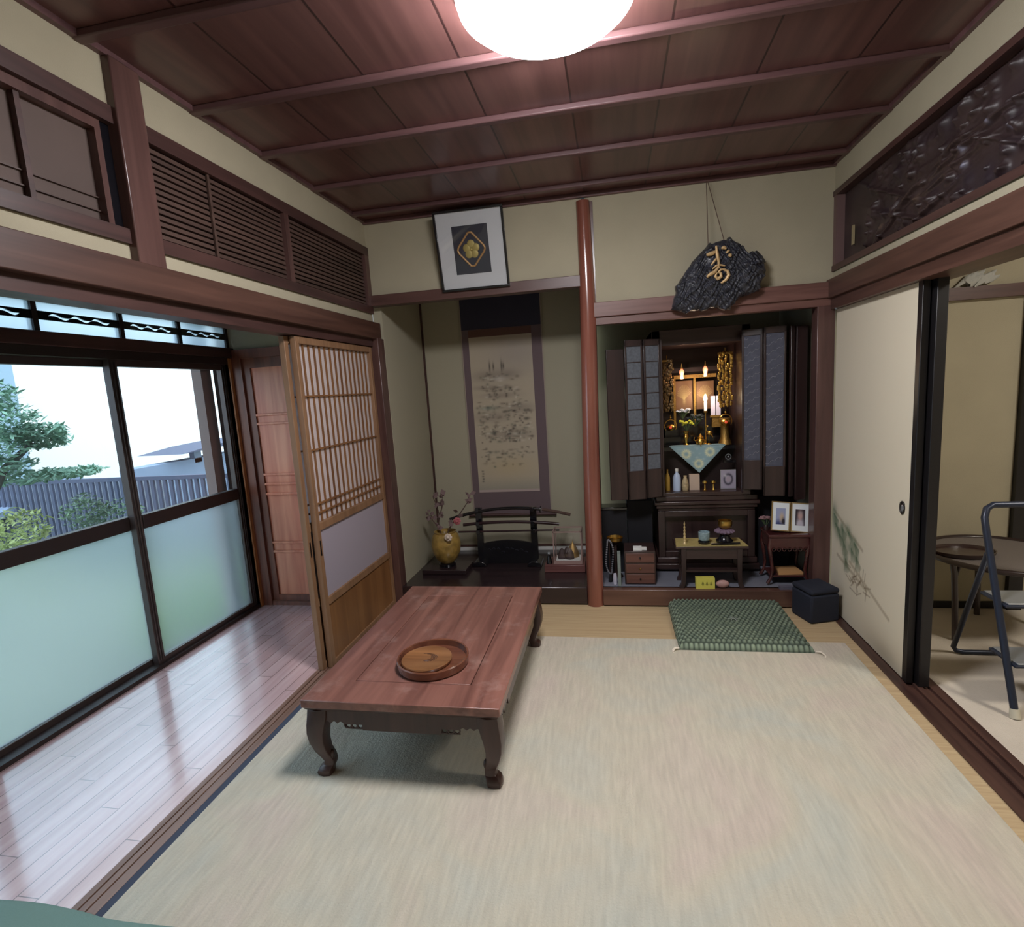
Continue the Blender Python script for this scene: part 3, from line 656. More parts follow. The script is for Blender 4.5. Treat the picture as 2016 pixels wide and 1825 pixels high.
# ------------------------------------------------------------------ gnarled black plaque
def plaque(U, V):
    th = U*2*PI; r = np.random.RandomState(4)
    out = np.array([(-.245,-.175),(-.215,-.05),(-.13,.07),(-.04,.155),(.06,.175),(.13,.135),(.16,.09),(.215,.09),(.255,.03),(.25,-.04),(.225,-.12),(.15,-.135),(.11,-.155),(.075,-.205),(.0,-.19),(-.09,-.195),(-.17,-.205)])
    n = len(out); k = U*(n); i0 = np.floor(k).astype(int) % n; f = k-np.floor(k); f = f*f*(3-2*f)
    X = out[i0, 0]*(1-f)+out[(i0+1) % n, 0]*f; Z = out[i0, 1]*(1-f)+out[(i0+1) % n, 1]*f
    s_ = np.where(V < .75, V/.75, 1.0); j = (.005*np.sin(th*13)+.004*np.sin(th*29+1)+.002*np.sin(th*61))*s_
    y = -.055*np.sqrt(np.clip(1-s_**3, 0, 1)); y = np.where(V > .75, (V-.75)/.25*.03, y)
    XX = X*s_; ZZ = Z*s_; y = y-(.006*np.sin(XX*70+ZZ*45+2*np.sin(ZZ*50))+.004*np.sin(XX*170-ZZ*130+2*np.sin(XX*70))+.003*np.sin(XX*300+ZZ*210))*np.where(V<.75,1,.3)-.02*np.exp(-(((XX-.19)/.06)**2+((ZZ+.0)/.09)**2))
    return (X*s_+j*np.cos(th), y, Z*s_+j*np.sin(th))
t = thing('wooden_plaque', 'gnarled black wood plaque with a gold brush character hung over the altar alcove', 'plaque', (2.098, -.085, 1.985), rz=0, rot=(math.radians(4), 0, 0))
grid('gnarled_wood', plaque, None, 260, 110, mat('charred_wood', (44,45,54), .42, bump=.8, bscale=60, var=.45, vscale=35, coat=.2), t)
mb = MB()
S = [([(-.012,.135),(-.010,.10),(-.006,.06),(.0,.02),(.0,-.03)], .008), ([(-.058,.075),(-.035,.082),(-.01,.095)], .010), ([(-.005,.055),(-.022,.025),(-.035,.0)], .005),
     ([(-.03,-.03),(-.012,-.008),(.008,-.005),(.03,-.015)], .005), ([(.035,.075),(.042,.085),(.05,.095)], .006), ([(.045,.062),(.055,.055),(.06,.05)], .009), ([(.012,.112),(.025,.118),(.035,.105)], .008),
     ([(-.002,-.02),(-.018,-.05),(-.045,-.07),(-.056,-.085)], .009), ([(-.008,-.06),(-.016,-.085),(-.004,-.105),(.012,-.09),(.010,-.065),(-.002,-.055)], .0075), ([(.022,-.04),(.042,-.055),(.047,-.085),(.035,-.115),(.012,-.138)], .0085), ([(-.005,-.06),(.01,-.04),(.03,-.038)], .005)]
for pts, r_ in S:
    n = len(pts); P3 = []
    for k in range((n-1)*4+1):
        i = min(k//4, n-2); f = k/4-i; P3.append(((pts[i][0]*(1-f)+pts[i+1][0]*f)*1.1, -.066, (pts[i][1]*(1-f)+pts[i+1][1]*f)*.72+.035))
    mb.tube(P3, [r_*(.6+.55*math.sin(PI*k/(len(P3)-1))) for k in range(len(P3))], 8)
mb.build('gold_character', mat('gold_paint', (196,164,118), .5, metal=.3), t)
MB().tube([(-.048, -.02, .15), (-.046, .05, .49)], .0022, 6).tube([(.035, -.02, .165), (-.040, .05, .49)], .0022, 6).build('hanging_cord', mat('old_cord', (92,72,62), .8), t)

# ------------------------------------------------------------------ hanging scroll
def scrollc(U, V):
    img = np.ones(U.shape+(3,))*L3(180,168,148); r = np.random.RandomState(8)
    img = blend(img, .5*gs(U, V, .75, .85, .5, .12), L3(150,142,140))
    img = blend(img, .6*np.clip((.10-V)/.10, 0, 1), L3(128,132,124)); img = blend(img, .45*gs(U, V, .55, .16, .4, .06), L3(186,166,124))
    for u, v, su, sv in ((.25,.72,.25,.035),(.6,.725,.2,.03),(.45,.60,.3,.02),(.3,.65,.3,.015),(.75,.52,.25,.03),(.3,.47,.3,.03),(.6,.36,.35,.03)):
        img = blend(img, .45*gs(U, V, u, v, su, sv), L3(112,102,98))
    for v, n, s_ in ((.71,26,.5),(.64,30,1),(.60,24,1),(.545,30,.8),(.50,30,1),(.455,36,1),(.41,40,1.2),(.37,50,1.2),(.33,44,1.2),(.26,26,1.1),(.225,26,1.1),(.17,8,.8)):
        for k in range(n):
            u = (.06+.88*r.rand()) if v < .6 else (.15+.6*r.rand()); vv = v+r.randn()*.012
            img = blend(img, (.3+.45*r.rand())*gs(U, V, u, vv, .012+.035*r.rand()**2, .0025+.006*r.rand()), L3(70,64,60) if r.rand() < .6 else (L3(96,102,90) if r.rand() < .6 else L3(204,196,180)))
    for u, h in ((.31,.030),(.37,.022),(.50,.034),(.53,.02)): img = blend(img, .8*np.clip(gs(U, V, u, .775, .014, h), 0, 1), L3(58,54,56))
    img = blend(img, .7*gs(U, V, .45, .70, .09, .012), L3(196,188,180)); img = blend(img, .5*gs(U, V, .25, .525, .16, .012), L3(84,112,104))
    for k in range(5): img = blend(img, .8*gs(U, V, .08+.006*(k % 2), .07+.016*k, .018, .005), L3(70,70,72))
    img = np.where((V > .955)[..., None], L3(104,76,70), img); img = np.where((V < .016)[..., None], L3(178,160,156), img)
    return img
t = thing('hanging_scroll', 'tall ink landscape scroll in a purple-grey mount hanging in the left alcove', 'scroll', (.68, .775, 0))
MB().box(-.315, .315, .0, .004, .425, 1.885).build('mount', mat('purple_grey_silk', (104,88,92), .8, bump=.1, bscale=400), t)
MB().box(-.318, -.311, -.001, .004, .425, 2.2).box(.311, .318, -.001, .004, .425, 2.2).build('pale_edging', mat('pale_edging', (160,146,134), .8), t)
MB().box(-.311, .311, -.001, .005, 1.885, 2.2).build('top_cloth', mat('navy_silk', (50,50,70), .7), t)
grid('painting', lambda U, V: (-.258+U*.492, -.003+0*U, .607+V*1.275), scrollc, 170, 420, M_pic, t)
MB().tube([(-.34, -.004, .42), (.34, -.004, .42)], .011, 16).tube([(-.355, -.004, .42), (-.34, -.004, .42)], .014, 16).tube([(.34, -.004, .42), (.355, -.004, .42)], .014, 16).build('roller', mat('roller_wood', (74,50,48), .5), t)

# ------------------------------------------------------------------ sword rack and swords
ZA = .121
t = thing('sword_rack', 'black lacquered sword rack with engraved panel in the left alcove', 'rack', (.69, .45, ZA))
for x in (-.205, .208):
    mb = MB().box(x-.024, x+.024, .0, .03, .03, .43)
    for z in (.425, .325, .26): mb.box(x-.014, x+.014, -.045, .0, z-.02, z-.006); mb.box(x-.014, x+.014, -.05, -.042, z-.02, z+.012)
    mb.build('upright', M_black, t, bevel=.003)
    MB().prism([(x-.055, 0), (x+.055, 0), (x+.045, .025), (x+.02, .04), (x-.02, .04), (x-.045, .025)], -.08, .08).build('foot', M_black, t, bevel=.004)
mb = MB().prism([(-.181, .0), (.184, .0), (.184, .155)]+[(x, .155+.025*math.cos(x/.2*PI/2)) for x in np.linspace(.16, -.16, 9)]+[(-.181, .155)], .006, .022)
pn = mb.build('engraved_panel', M_black, t)
mb = MB(); r = random.Random(5)
for k in range(9):
    x = -.14+.035*k; z = .09+.03*r.random(); mb.tube([(x-.012, .005, z), (x, .004, z+.012*r.random()), (x+.014, .005, z-.006)], .0016, 5)
mb.build('engraving', mat('faded_silver', (70,72,84), .4, metal=.5), pn)
MB().box(-.225, .228, .01, .024, .0, .03).build('stretcher', M_black, t)
def sword(name, label, pts, r_, handle, loc):
    q = thing(name, label, 'sword', loc, group='swords on the rack'); n = len(pts)
    def arc(s0, s1, m_=16):
        return [(pts[0][0]+(pts[1][0]-pts[0][0])*s_, 0, pts[0][1]+(pts[1][1]-pts[0][1])*s_+pts[2]*4*s_*(1-s_)) for s_ in np.linspace(s0, s1, m_)]
    def flat(mb_): return mb_
    if handle < 1:
        MB().tube(arc(0, handle-.012), r_, 10).build('scabbard', M_black, q)
        hd = arc(handle+.006, 1); MB().tube(hd, [r_*.95]*len(hd), 10).build('handle', mat(name+'_grip', (88,66,58), .8, bump=.8, bscale=220), q)
        a, b2 = arc(handle-.012, handle-.004, 2); MB().tube([a, b2], r_*2.1, 16).build('guard', M_black, q)
    else:
        MB().tube(arc(0, 1), r_, 10).build('scabbard', mat('red_black_lacquer', (44,24,28), .3, coat=.3), q)
    return q
sword('long_sword', 'long sheathed sword on the top arms of the rack, brown wrapped handle', ((-.42,.355), (.485,.372), .068), .012, .77, (.69, .425, ZA+.0))
sword('short_sword', 'shorter dark red sheathed sword on the middle arms of the rack', ((-.32,.310), (.40,.305), .020), .012, 2, (.69, .425, ZA+.0))
sword('bottom_sword', 'thin straight black sword on the lowest arms of the rack', ((-.36,.262), (.40,.266), .0), .007, 2, (.69, .42, ZA-.004))

# ------------------------------------------------------------------ vase and branch
tag(box('display_board', M_toko, .10, .43, .20, .42, ZA, ZA+.035, bevel=.004), 'low dark board under the golden brown vase', 'stand')
t = thing('vase', 'round golden brown jar in the left alcove with a flowering branch', 'vase', (.262, .31, ZA+.035))
MB().lathe([(0,.0),(.06,0),(.065,.02),(.05,.028),(0,.028)], n=32).build('vase_foot', M_black, t)
MB().lathe([(.0,.028),(.045,.028),(.075,.055),(.10,.105),(.108,.16),(.104,.20),(.092,.235),(.078,.25),(.082,.262),(.074,.262),(.07,.245),(.0,.24)], n=40).build('vase_body', mat('amber_glaze', (148,120,62), .3, var=.35, vscale=22, coat=.3, bump=.25, bscale=40), t)
t = thing('branch', 'dry leafy branch with artificial pink and white blossoms in the vase', 'flowers', (.262, .31, ZA+.28))
mb = MB(); ml = MB(); r = random.Random(9)
def leaf(mb_, p, s_, a, tiltv=.5):
    c = Vector(p); d1 = Vector((math.cos(a), .2*r.uniform(-1, 1), math.sin(a)))*s_; nrm = Vector((-math.sin(a)*.45, r.uniform(-.3, .3), math.cos(a)*.45))*s_
    th = Vector((0, .0012, 0)); v = [c-d1*.1, c+d1*.5+nrm, c+d1*1.1, c+d1*.5-nrm]
    mb_.loft([[q-th for q in v], [q+th for q in v]])
stems = [[(-.02,0,-.03),(-.05,0,.05),(-.03,.0,.13),(-.045,0,.20),(-.07,0,.27)], [(-.03,0,.13),(.0,0,.22),(.005,0,.27)], [(0,0,-.03),(.05,0,.06),(.12,0,.14),(.19,0,.23),(.20,0,.28)], [(-.05,0,.05),(-.09,0,.10),(-.10,0,.15)]]
for s_ in stems:
    mb.tube(s_, [.005-.003*i/len(s_) for i in range(len(s_))], 6)
    for p in s_[1:]:
        for k in range(3): leaf(ml, (p[0]+r.uniform(-.015, .015), p[1]+r.uniform(-.02, .02), p[2]+r.uniform(-.02, .02)), r.uniform(.025, .042), r.uniform(.2, 2.9))
mb.build('stems', mat('branch_bark', (78,60,54), .8), t); ml.build('leaves', mat('dry_leaf', (112,92,92), .8, var=.25, vscale=12), t)
def flower(p, s_, m, parent, nm):
    f = MB()
    for k in range(7):
        a = k*2*PI/7; f.ball((p[0]+s_*.6*math.cos(a), p[1]-.004, p[2]+s_*.6*math.sin(a)), s_*.5, 1, (1,.5,1))
    f.ball((p[0], p[1]-s_*.4, p[2]), s_*.4, 2); return f.build(nm, m, parent)
flower((.105, -.02, .095), .028, mat('pink_petal', (168,92,98), .8), t, 'pink_blossom')
flower((.058, -.11, .0), .028, mat('white_petal', (206,190,176), .8), t, 'white_blossom')

# ------------------------------------------------------------------ glass case ornament
tag(box('display_stand', wood('small_stand', (92,56,54), (118,78,74), 'x', 9, .3), .99, 1.275, .25, .45, ZA, ZA+.052, bevel=.003), 'low reddish stand under the glass case', 'stand')
t = thing('glass_case', 'small glass case with pinkish frame beside the round pillar', 'display case', (1.155, .35, ZA+.052))
Mf = mat('pinkish_frame', (150,124,118), .4); mb = MB()
mb.box(-.10, .10, -.07, .07, 0, .022)
for x in (-.097, .097):
    for y in (-.067, .067): mb.box(x-.004, x+.004, y-.004, y+.004, .02, .235)
for y in (-.067, .067): mb.box(-.1, .1, y-.004, y+.004, .227, .236)
for x in (-.097, .097): mb.box(x-.004, x+.004, -.067, .067, .227, .236)
mb.build('case_frame', Mf, t); box('inner_base', M_white, -.085, .085, -.06, .06, .022, .028, t)
MB().box(-.093, .093, -.069, -.0675, .022, .227).box(-.093, .093, .0675, .069, .022, .227).box(-.098, -.0965, -.06, .06, .022, .227).box(.0965, .098, -.06, .06, .022, .227).build('case_glass', M_glass2, t)
t = thing('bell_ornament', 'gold bell ornament between dark cones inside the glass case', 'ornament', (1.155, .35, ZA+.081))
MB().lathe([(0,.0),(.045,0),(.042,.03),(.03,.06),(.018,.085),(.006,.10),(.0,.125)], (.03,.02,0)).build('gold_bell', M_goldd, t)
for x, y in ((-.045,-.02),(.012,-.03),(-.01,.01)): MB().lathe([(0,0),(.03,0),(.028,.03),(.016,.06),(.004,.072)], (x,y,0), 18).build('dark_cone', mat('dark_cone_%d' % int(x*1000+99), (70,54,56), .6, bump=.5, bscale=80), t)
t = thing('figurine', 'tiny dark figurine with a pale head beside the glass case', 'figurine', (1.02, .30, ZA+.052))
MB().lathe([(0,0),(.022,0),(.02,.02),(.012,.05),(.006,.062)], n=18).build('body', M_black, t); MB().ball((0,0,.072), .012, 2).build('head', M_silver, t)

# ------------------------------------------------------------------ altar cabinet
ZB = .112
t = thing('altar_stand', 'dark wooden pedestal with stepped mouldings under the altar', 'stand', (2.09, .58, ZB))
mb = MB().box(-.31, .31, -.27, .28, .42, .44).box(-.322, .322, -.285, .28, .44, .465).box(-.334, .334, -.30, .28, .465, .49).box(-.322, .322, -.285, .28, .49, .525)
mb.build('cornice', M_altarx, t, bevel=.005)
MB().box(-.31, -.265, -.27, .28, .10, .42).box(.265, .31, -.27, .28, .10, .42).box(-.265, .265, -.27, -.23, .38, .42).box(-.265, .265, -.27, -.23, .10, .14).build('frame', M_altar, t, bevel=.003)
box('recessed_panel', M_altar, -.265, .265, -.22, .28, .10, .42, t)
MB().box(-.322, .322, -.285, .28, .06, .10).box(-.334, .334, -.30, .28, .02, .06).box(-.31, .31, -.27, .28, .0, .02).build('plinth', M_altarx, t, bevel=.006)

t = thing('altar_cabinet', 'dark wooden household altar with open screened doors and golden interior', 'altar', (2.07, .30, .637))
AX0, AX1, AH = -.255, .248, 1.09
M_in = mat('altar_interior', (40,26,24), .5)
MB().box(AX0-.05, AX0, 0, .56, 0, AH).box(AX1, AX1+.05, 0, .56, 0, AH).build('side_panel', M_altar, t)
box('bottom_board', M_altarx, AX0-.05, AX1+.05, -.01, .56, 0, .025, t, .003)
box('roof_panel', M_altarx, AX0-.05, AX1+.05, 0, .56, AH-.10, AH, t, .003)
box('back_panel', M_in, AX0, AX1, .545, .56, .025, AH-.10, t)
MB().box(AX0, AX1, .20, .545, .28, .305).box(AX0+.03, AX1-.03, .34, .545, .305, .36).box(AX0+.06, AX1-.06, .42, .545, .36, .43).build('altar_shelf', M_black, t)
box('lower_back', M_in, AX0, AX1, .30, .31, .025, .28, t)
for x in (-.125, .015): box('inner_pillar', M_goldd, x-.008, x+.008, .40, .42, .43, .80, t)
def goldp(U, V):
    img = np.ones(U.shape+(3,))*L3(150,112,84); r = np.random.RandomState(6)
    for k in range(16): a = -1.2+k*.15; img = blend(img, .6*seg(U, V, .5, .35, .5+.45*math.sin(a), .35+.5*math.cos(a), .012), L3(210,180,120))
    img = blend(img, .6*gs(U, V, .5, .3, .08, .1), L3(220,190,130)); return img
grid('gold_panel', lambda U, V: (-.115+U*.12, .425+0*U, .55+V*.21), goldp, 50, 70, attrmat('gold_panel_paint', .4, .5, .4), t)
grid('gold_panel', lambda U, V: (.03+U*.12, .425+0*U, .55+V*.20), goldp, 50, 70, bpy.data.materials['gold_panel_paint'], t)
box('canopy_beam', M_goldd, -.13, .16, .38, .40, .775, .80, t)
box('canopy_beam', M_in, AX0, AX1, .36, .40, .82, .85, t)
# doors
def leafdoor(p0, p1, z0, z1, screen, nseg, name='door', wav=False):
    a = Vector((p0[0], p0[1], 0)); b2 = Vector((p1[0], p1[1], 0)); d_ = (b2-a); w_ = d_.length; ang = math.atan2(d_.y, d_.x)
    def place(o): o.location = (p0[0], p0[1], 0); o.rotation_euler = (0, 0, ang); return o
    fr = MB(); e_ = .022
    if not screen:
        place(MB().box(0, w_, -.008, .008, z0, z1).build(name, M_altar, t, bevel=.003)); return
    zs0, zs1 = z0+.19, z1-.04
    fr.box(0, e_*.6, -.009, .009, z0, z1).box(w_-e_*.6, w_, -.009, .009, z0, z1).box(0, w_, -.009, .009, z0, zs0).box(0, w_, -.009, .009, zs1, z1)
    dd = place(fr.build(name, M_altar, t, bevel=.002))
    MB().box(e_*.6, w_-e_*.6, -.002, .002, zs0, zs1).build('screen', screen, dd)
    if nseg:
        mm = MB()
        for k in range(1, nseg): z = zs0+(zs1-zs0)*k/nseg; mm.box(e_*.6, w_-e_*.6, -.005, .0, z-.003, z+.003)
        mm.build('screen_bars', M_altar, dd)
    if wav:
        mm = MB()
        for k in range(46):
            z = zs0+.01+(zs1-zs0-.02)*k/46; x = e_+(w_-2*e_)*((k % 3)/2.4); mm.tube([(x-.016, -.003, z), (x-.004, -.004, z+.010), (x+.008, -.004, z+.004), (x+.016, -.003, z+.014)], .0016, 4)
        mm.build('thread_pattern', mat('thread', (150,150,160), .5) if 'thread' not in bpy.data.materials else bpy.data.materials['thread'], dd)
M_scr = mat('grey_gauze', (92,96,104), .8, var=.2, vscale=60); M_scr2 = mat('blue_grey_gauze', (78,80,94), .8, var=.2, vscale=40)
leafdoor((-.368, -.105), (-.262, -.065), .015, 1.035, M_scr, 8); leafdoor((-.485, -.13), (-.372, -.105), .01, 1.035, M_scr, 8)
leafdoor((-.60, -.135), (-.49, -.115), .01, .985, None, 0)
leafdoor((.232, -.065), (.345, -.10), .05, 1.05, M_scr2, 0, wav=True); leafdoor((.35, -.10), (.475, -.115), .01, 1.055, M_scr2, 0, wav=True)
leafdoor((.50, -.105), (.525, -.09), .0, 1.05, None, 0); leafdoor((.535, -.10), (.60, -.09), -.02, 1.045, None, 0)
for x, y in ((AX0-.012, -.03), (AX1+.01, -.03)):
    MB().box(x-.018, x+.018, y-.035, y+.03, .02, AH-.06).build('hinge_post', M_altar, t)

# altar contents (z in world)
def P(x, y, z): return (x, y, z)
def chain_garland(nm, label, x, y, z0, z1, w_, m, seed):
    g = thing(nm, label, 'ornament', (x, y, z0), group='bead garlands in the altar'); r = random.Random(seed); mb = MB()
    n = int((z1-z0)/.018)
    for k in range(n):
        z = .01+(z1-z0)*k/n
        for q in (-1, -.4, .3, 1):
            xx = q*w_*.6+r.uniform(-.008, .008); s_ = r.uniform(.008, .014)
            mb.ball((xx, r.uniform(-.02, .01), z+r.uniform(-.004, .004)), s_, 1, (1, .5, 1.3))
    for q in (-1, 0, 1): mb.tube([(q*w_*.5, 0, 0), (q*w_*.5, 0, z1-z0)], .0016, 5)
    mb.build('bead_strands', m, g); MB().tube([(0, 0, z1-z0-.01), (0, 0, z1-z0+.03)], .004, 8).box(-w_*.7, w_*.7, -.012, .012, z1-z0-.012, z1-z0).build('hanger', M_goldd, g)
chain_garland('hanging_garland', 'dim gold bead garland hanging at the left inside the altar', 1.878, .52, 1.19, 1.545, .05, mat('dim_gold', (120,98,66), .4, metal=.8), 1)
chain_garland('hanging_garland', 'bright gold leaf garland hanging at the right inside the altar', 2.255, .50, 1.21, 1.57, .065, M_gold, 2)
def hlantern(label, x, y, z, red=True):
    g = thing('hanging_lantern', label, 'lantern', (x, y, z), group='brass hanging lanterns in the altar')
    MB().lathe([(0,-.028),(.012,-.027),(.026,-.014),(.031,0),(.026,.012),(.012,.020),(0,.022)], n=20).build('bowl', M_gold, g)
    MB().tube([(.040*math.cos(a), -.002, .045*math.sin(a)+.006) for a in np.linspace(-.6, PI+.6, 18)], .003, 6).build('ring', M_gold, g)
    MB().tube([(0,0,.05),(0,0,.085)], .002, 6).ball((0,0,.065), .007, 2).build('hook', M_gold, g)
    MB().ball((-.002,-.024,.0), .011, 2).build('red_stone', mat('lantern_red', (200,90,60), .3, emis=(255,90,50), estr=.35), g)
hlantern('brass hanging lantern low at the left inside the altar', 1.892, .50, 1.085)
hlantern('brass hanging lantern low at the right inside the altar', 2.252, .48, 1.105)
def glowlamp(label, x, y, z):
    g = thing('small_altar_lamp', label, 'lamp', (x, y, z), group='small red lamps in the altar')
    MB().lathe([(0,-.025),(.012,-.024),(.014,-.01),(.017,0),(.014,.014),(.005,.025)], n=16).build('lamp_glass', mat('red_lamp_glow', (240,150,120), .4, emis=(255,130,90), estr=1.6), g)
    MB().lathe([(0,.022),(.012,.024),(.004,.04),(.002,.06)], n=12).build('lamp_cap', M_goldd, g)
    MB().lathe([(0,-.045),(.012,-.044),(.010,-.024)], n=12).build('lamp_foot', mat('pale_glow', (240,210,190), .4, emis=(255,220,190), estr=1.2), g)
glowlamp('small glowing red lamp at the upper left inside the altar', 1.977, .53, 1.455)
glowlamp('small glowing red lamp at the upper middle inside the altar', 2.132, .53, 1.462)
g = thing('candle_lamp', 'tall gold candle lamp with a lit flame in the middle of the altar', 'lamp', (2.135, .56, .945))
MB().lathe([(0,0),(.018,0),(.016,.008),(.005,.015),(.004,.22),(.012,.226),(.012,.235),(0,.236)], n=16).build('candlestick', M_gold, g)
MB().lathe([(0,.236),(.011,.238),(.011,.30),(0,.302)], n=16).build('candle', M_white, g)
MB().lathe([(0,.300),(.010,.306),(.0145,.318),(.012,.332),(.004,.352)], n=16).build('flame', mat('flame_glow', (255,240,200), .4, emis=(255,232,170), estr=6), g)
ld = bpy.data.lights.new('altar_lamp_light', 'POINT'); ld.energy = 1.6; ld.color = (1, .82, .6); ld.shadow_soft_size = .03
lo = bpy.data.objects.new('altar_lamp_light', ld); C.objects.link(lo); lo.parent = g; lo.location = (.0, -.05, .33)
for nm, x, y, z, e_ in (('a', 1.977, .50, 1.44, .5), ('b', 2.132, .50, 1.44, .5)):
    ld = bpy.data.lights.new('small_lamp_light', 'POINT'); ld.energy = e_; ld.color = (1, .6, .4); ld.shadow_soft_size = .02
    lo = bpy.data.objects.new('small_lamp_light', ld); C.objects.link(lo); lo.location = (x, y-.01, z-.03)
    lo.parent = [o for o in bpy.data.objects if o.name.startswith('small_altar_lamp')][0 if nm == 'a' else 1]; lo.location = (0, -.04, -.02)
# pale tablets
g = thing('memorial_tablets', 'two narrow pale lavender paper tablets at the right of the altar', 'tablet', (2.215, .62, 1.145))
for x in (-.02, .016): MB().box(x-.015, x+.015, -.003, .003, .0, .135).build('paper_tablet', mat('lavender_paper_%d' % int(x*1000+50), (196,190,214), .8), g)
MB().box(-.04, .04, -.01, .01, -.015, .0).build('tablet_base', M_goldd, g)
tag(MB().box(2.19, 2.26, .62, .66, 1.06, 1.13).build('gold_pedestal', M_goldd), 'small gold pedestal under the lavender tablets', 'stand')
tag(MB().lathe([(0,0),(.045,0),(.04,.02),(.028,.05),(.026,.13),(.04,.16),(.036,.18),(0,.18)], (2.26,.55,.945), 24).build('gold_column', M_goldd), 'ornate gold column at the right inside the altar', 'column')
# white and yellow flowers
def bouquet(nm, label, x, y, z, m, n, sp, s_, seed):
    g = thing(nm, label, 'flowers', (x, y, z)); r = random.Random(seed); mb = MB(); ms = MB()
    for k in range(n):
        px, py, pz = r.uniform(-sp, sp), r.uniform(-.02, .02), r.uniform(0, sp*.7); mb.ball((px, py, pz), s_*r.uniform(.6, 1), 1, (1.2,.8,.7))
        ms.tube([(0, 0, -.045), (px*.5, py*.5, pz*.3-.02), (px, py, pz)], .0016, 4)
    mb.build('petals', m, g); ms.build('stems', mat(nm+'_stem', (70,86,54), .8), g); return g
g = thing('gold_vase', 'small gold flower vase at the left on the altar shelf', 'vase', (2.0, .54, .943))
MB().lathe([(0,0),(.024,0),(.02,.01),(.008,.02),(.012,.05),(.02,.065),(.012,.085),(.024,.105),(.018,.105),(0,.09)], n=20).build('vase_body', M_gold, g)
bouquet('yellow_flowers', 'yellow flowers in the small gold vase on the altar shelf', 2.005, .54, 1.09, mat('yellow_petal', (196,196,60), .7), 22, .045, .012, 1)
bouquet('white_flowers', 'white artificial blossom above the yellow flowers in the altar', 1.985, .58, 1.175, mat('white_blossom_petal', (206,210,220), .7), 16, .042, .014, 2)
bouquet('dark_foliage', 'dark green leaf cluster behind the candle lamp', 2.075, .60, 1.12, mat('dark_leaf', (52,58,58), .7), 26, .055, .014, 3)
g = thing('incense_burner', 'squat gold incense burner in the middle of the altar shelf', 'incense burner', (2.092, .52, .943))
MB().lathe([(0,.012),(.026,.012),(.032,.03),(.028,.045),(.018,.052),(.022,.06),(.01,.075),(0,.088)], n=24).build('burner_body', M_gold, g)
for a in (.5, 2.6, 4.7): MB().tube([(.02*math.cos(a), .02*math.sin(a), .018), (.028*math.cos(a), .028*math.sin(a), .0)], .004, 6).build('leg', M_gold, g)
for q in (-1, 1): MB().tube([(q*.03,0,.035),(q*.042,0,.045),(q*.038,0,.062)], .003, 6).build('handle', M_gold, g)
g = thing('crane_candlestick', 'gold crane figure standing on the altar shelf', 'figurine', (2.150, .53, .943))
MB().ball((0,0,.008), .022, 2, (1,1,.4)).build('turtle_base', M_gold, g); MB().tube([(0,0,.01),(0,0,.07)], .0028, 6).build('legs', M_gold, g)
MB().ball((.006,0,.085), .018, 2, (1.1,.7,.9)).tube([(.0,0,.09),(-.016,0,.105),(-.012,0,.125),(-.004,0,.135)], [.007,.005,.004,.004], 8).tube([(-.004,0,.135),(-.022,0,.138)], [.004,.001], 6).tube([(.015,0,.08),(.028,0,.055)], [.008,.002], 6).build('body', M_gold, g)

# handkerchief
def hank(U, V):
    # triangle: U across at top, V 0 top ..1 tip
    x = -.185+.37*(U*(1-V)+.53*V); return (x+0*V, -.002-.006*np.sin(U*9)*(1-V), -.19*V)
def hankc(U, V):
    x = -.185+.37*(U*(1-V)+.53*V); z = -.19*V; img = np.ones(U.shape+(3,))*L3(150,178,184); r = np.random.RandomState(9)
    for k in range(60): img = blend(img, .35*gs(x, z, -.18+.36*r.rand(), -.19*r.rand(), .008, .006), L3(190,208,206))
    for cx_, cz_ in ((-.075,-.055),(.082,-.045),(.008,-.125)):
        d_ = np.hypot(x-cx_, z-cz_); an = np.arctan2(z-cz_, x-cx_); m_ = np.exp(-((d_-.023)/.010)**2)*(.75+.25*np.sin(an*14)); img = blend(img, np.clip(m_*1.2, 0, 1), L3(226,228,190))
    return img
g = thing('handkerchief', 'pale blue cloth with three ring flowers hanging as a triangle over the altar shelf', 'cloth', (2.068, .494, .948))
grid('cloth', hank, hankc, 120, 90, M_cloth, g)
MB().prism([(-.185,0),(.185,0),(.17,.004),(-.165,.004)], 0, .05).build('folded_top', mat('pale_blue_cloth', (150,178,184), .9), g)

# bottles and small things on the cabinet floor
ZC = .663
def bottle(label, x, y, h, r_, m, cap, group=None):
    g = thing('bottle', label, 'bottle', (x, y, ZC), group='bottles on the cabinet floor'); MB().lathe([(0,0),(r_,0),(r_,h*.6),(r_*.7,h*.74),(r_*.35,h*.82),(r_*.35,h*.9),(0,h*.9)], n=20).build('bottle_body', m, g)
    MB().lathe([(0,h*.88),(r_*.42,h*.88),(r_*.42,h),(0,h)], n=16).build('cap', cap, g)
bottle('amber bottle at the left end of the cabinet floor', 1.853, .38, .145, .017, mat('amber_bottle', (176,140,60), .3), M_goldd)
bottle('pale blue bottle beside the amber one on the cabinet floor', 1.912, .36, .15, .026, mat('blue_white_bottle', (180,196,222), .3), M_white)
g = thing('bottle', 'short gold patterned bottle right of the pale blue one', 'bottle', (1.968, .37, ZC), group='bottles on the cabinet floor')
MB().lathe([(0,0),(.02,0),(.024,.03),(.018,.07),(.01,.085),(.012,.10),(0,.10)], n=20).build('bottle_body', mat('gold_figured', (176,156,120), .4, var=.35, vscale=60), g)
tag(MB().box(1.995, 2.06, .36, .40, ZC, ZC+.105).build('paper_packet', mat('beige_packet', (186,164,146), .7, var=.1)), 'upright beige paper packet on the cabinet floor', 'packet')
g = thing('offering_cup', 'left of two small gold footed cups on the cabinet floor', 'cup', (2.092, .35, ZC), group='gold footed cups on the cabinet floor')
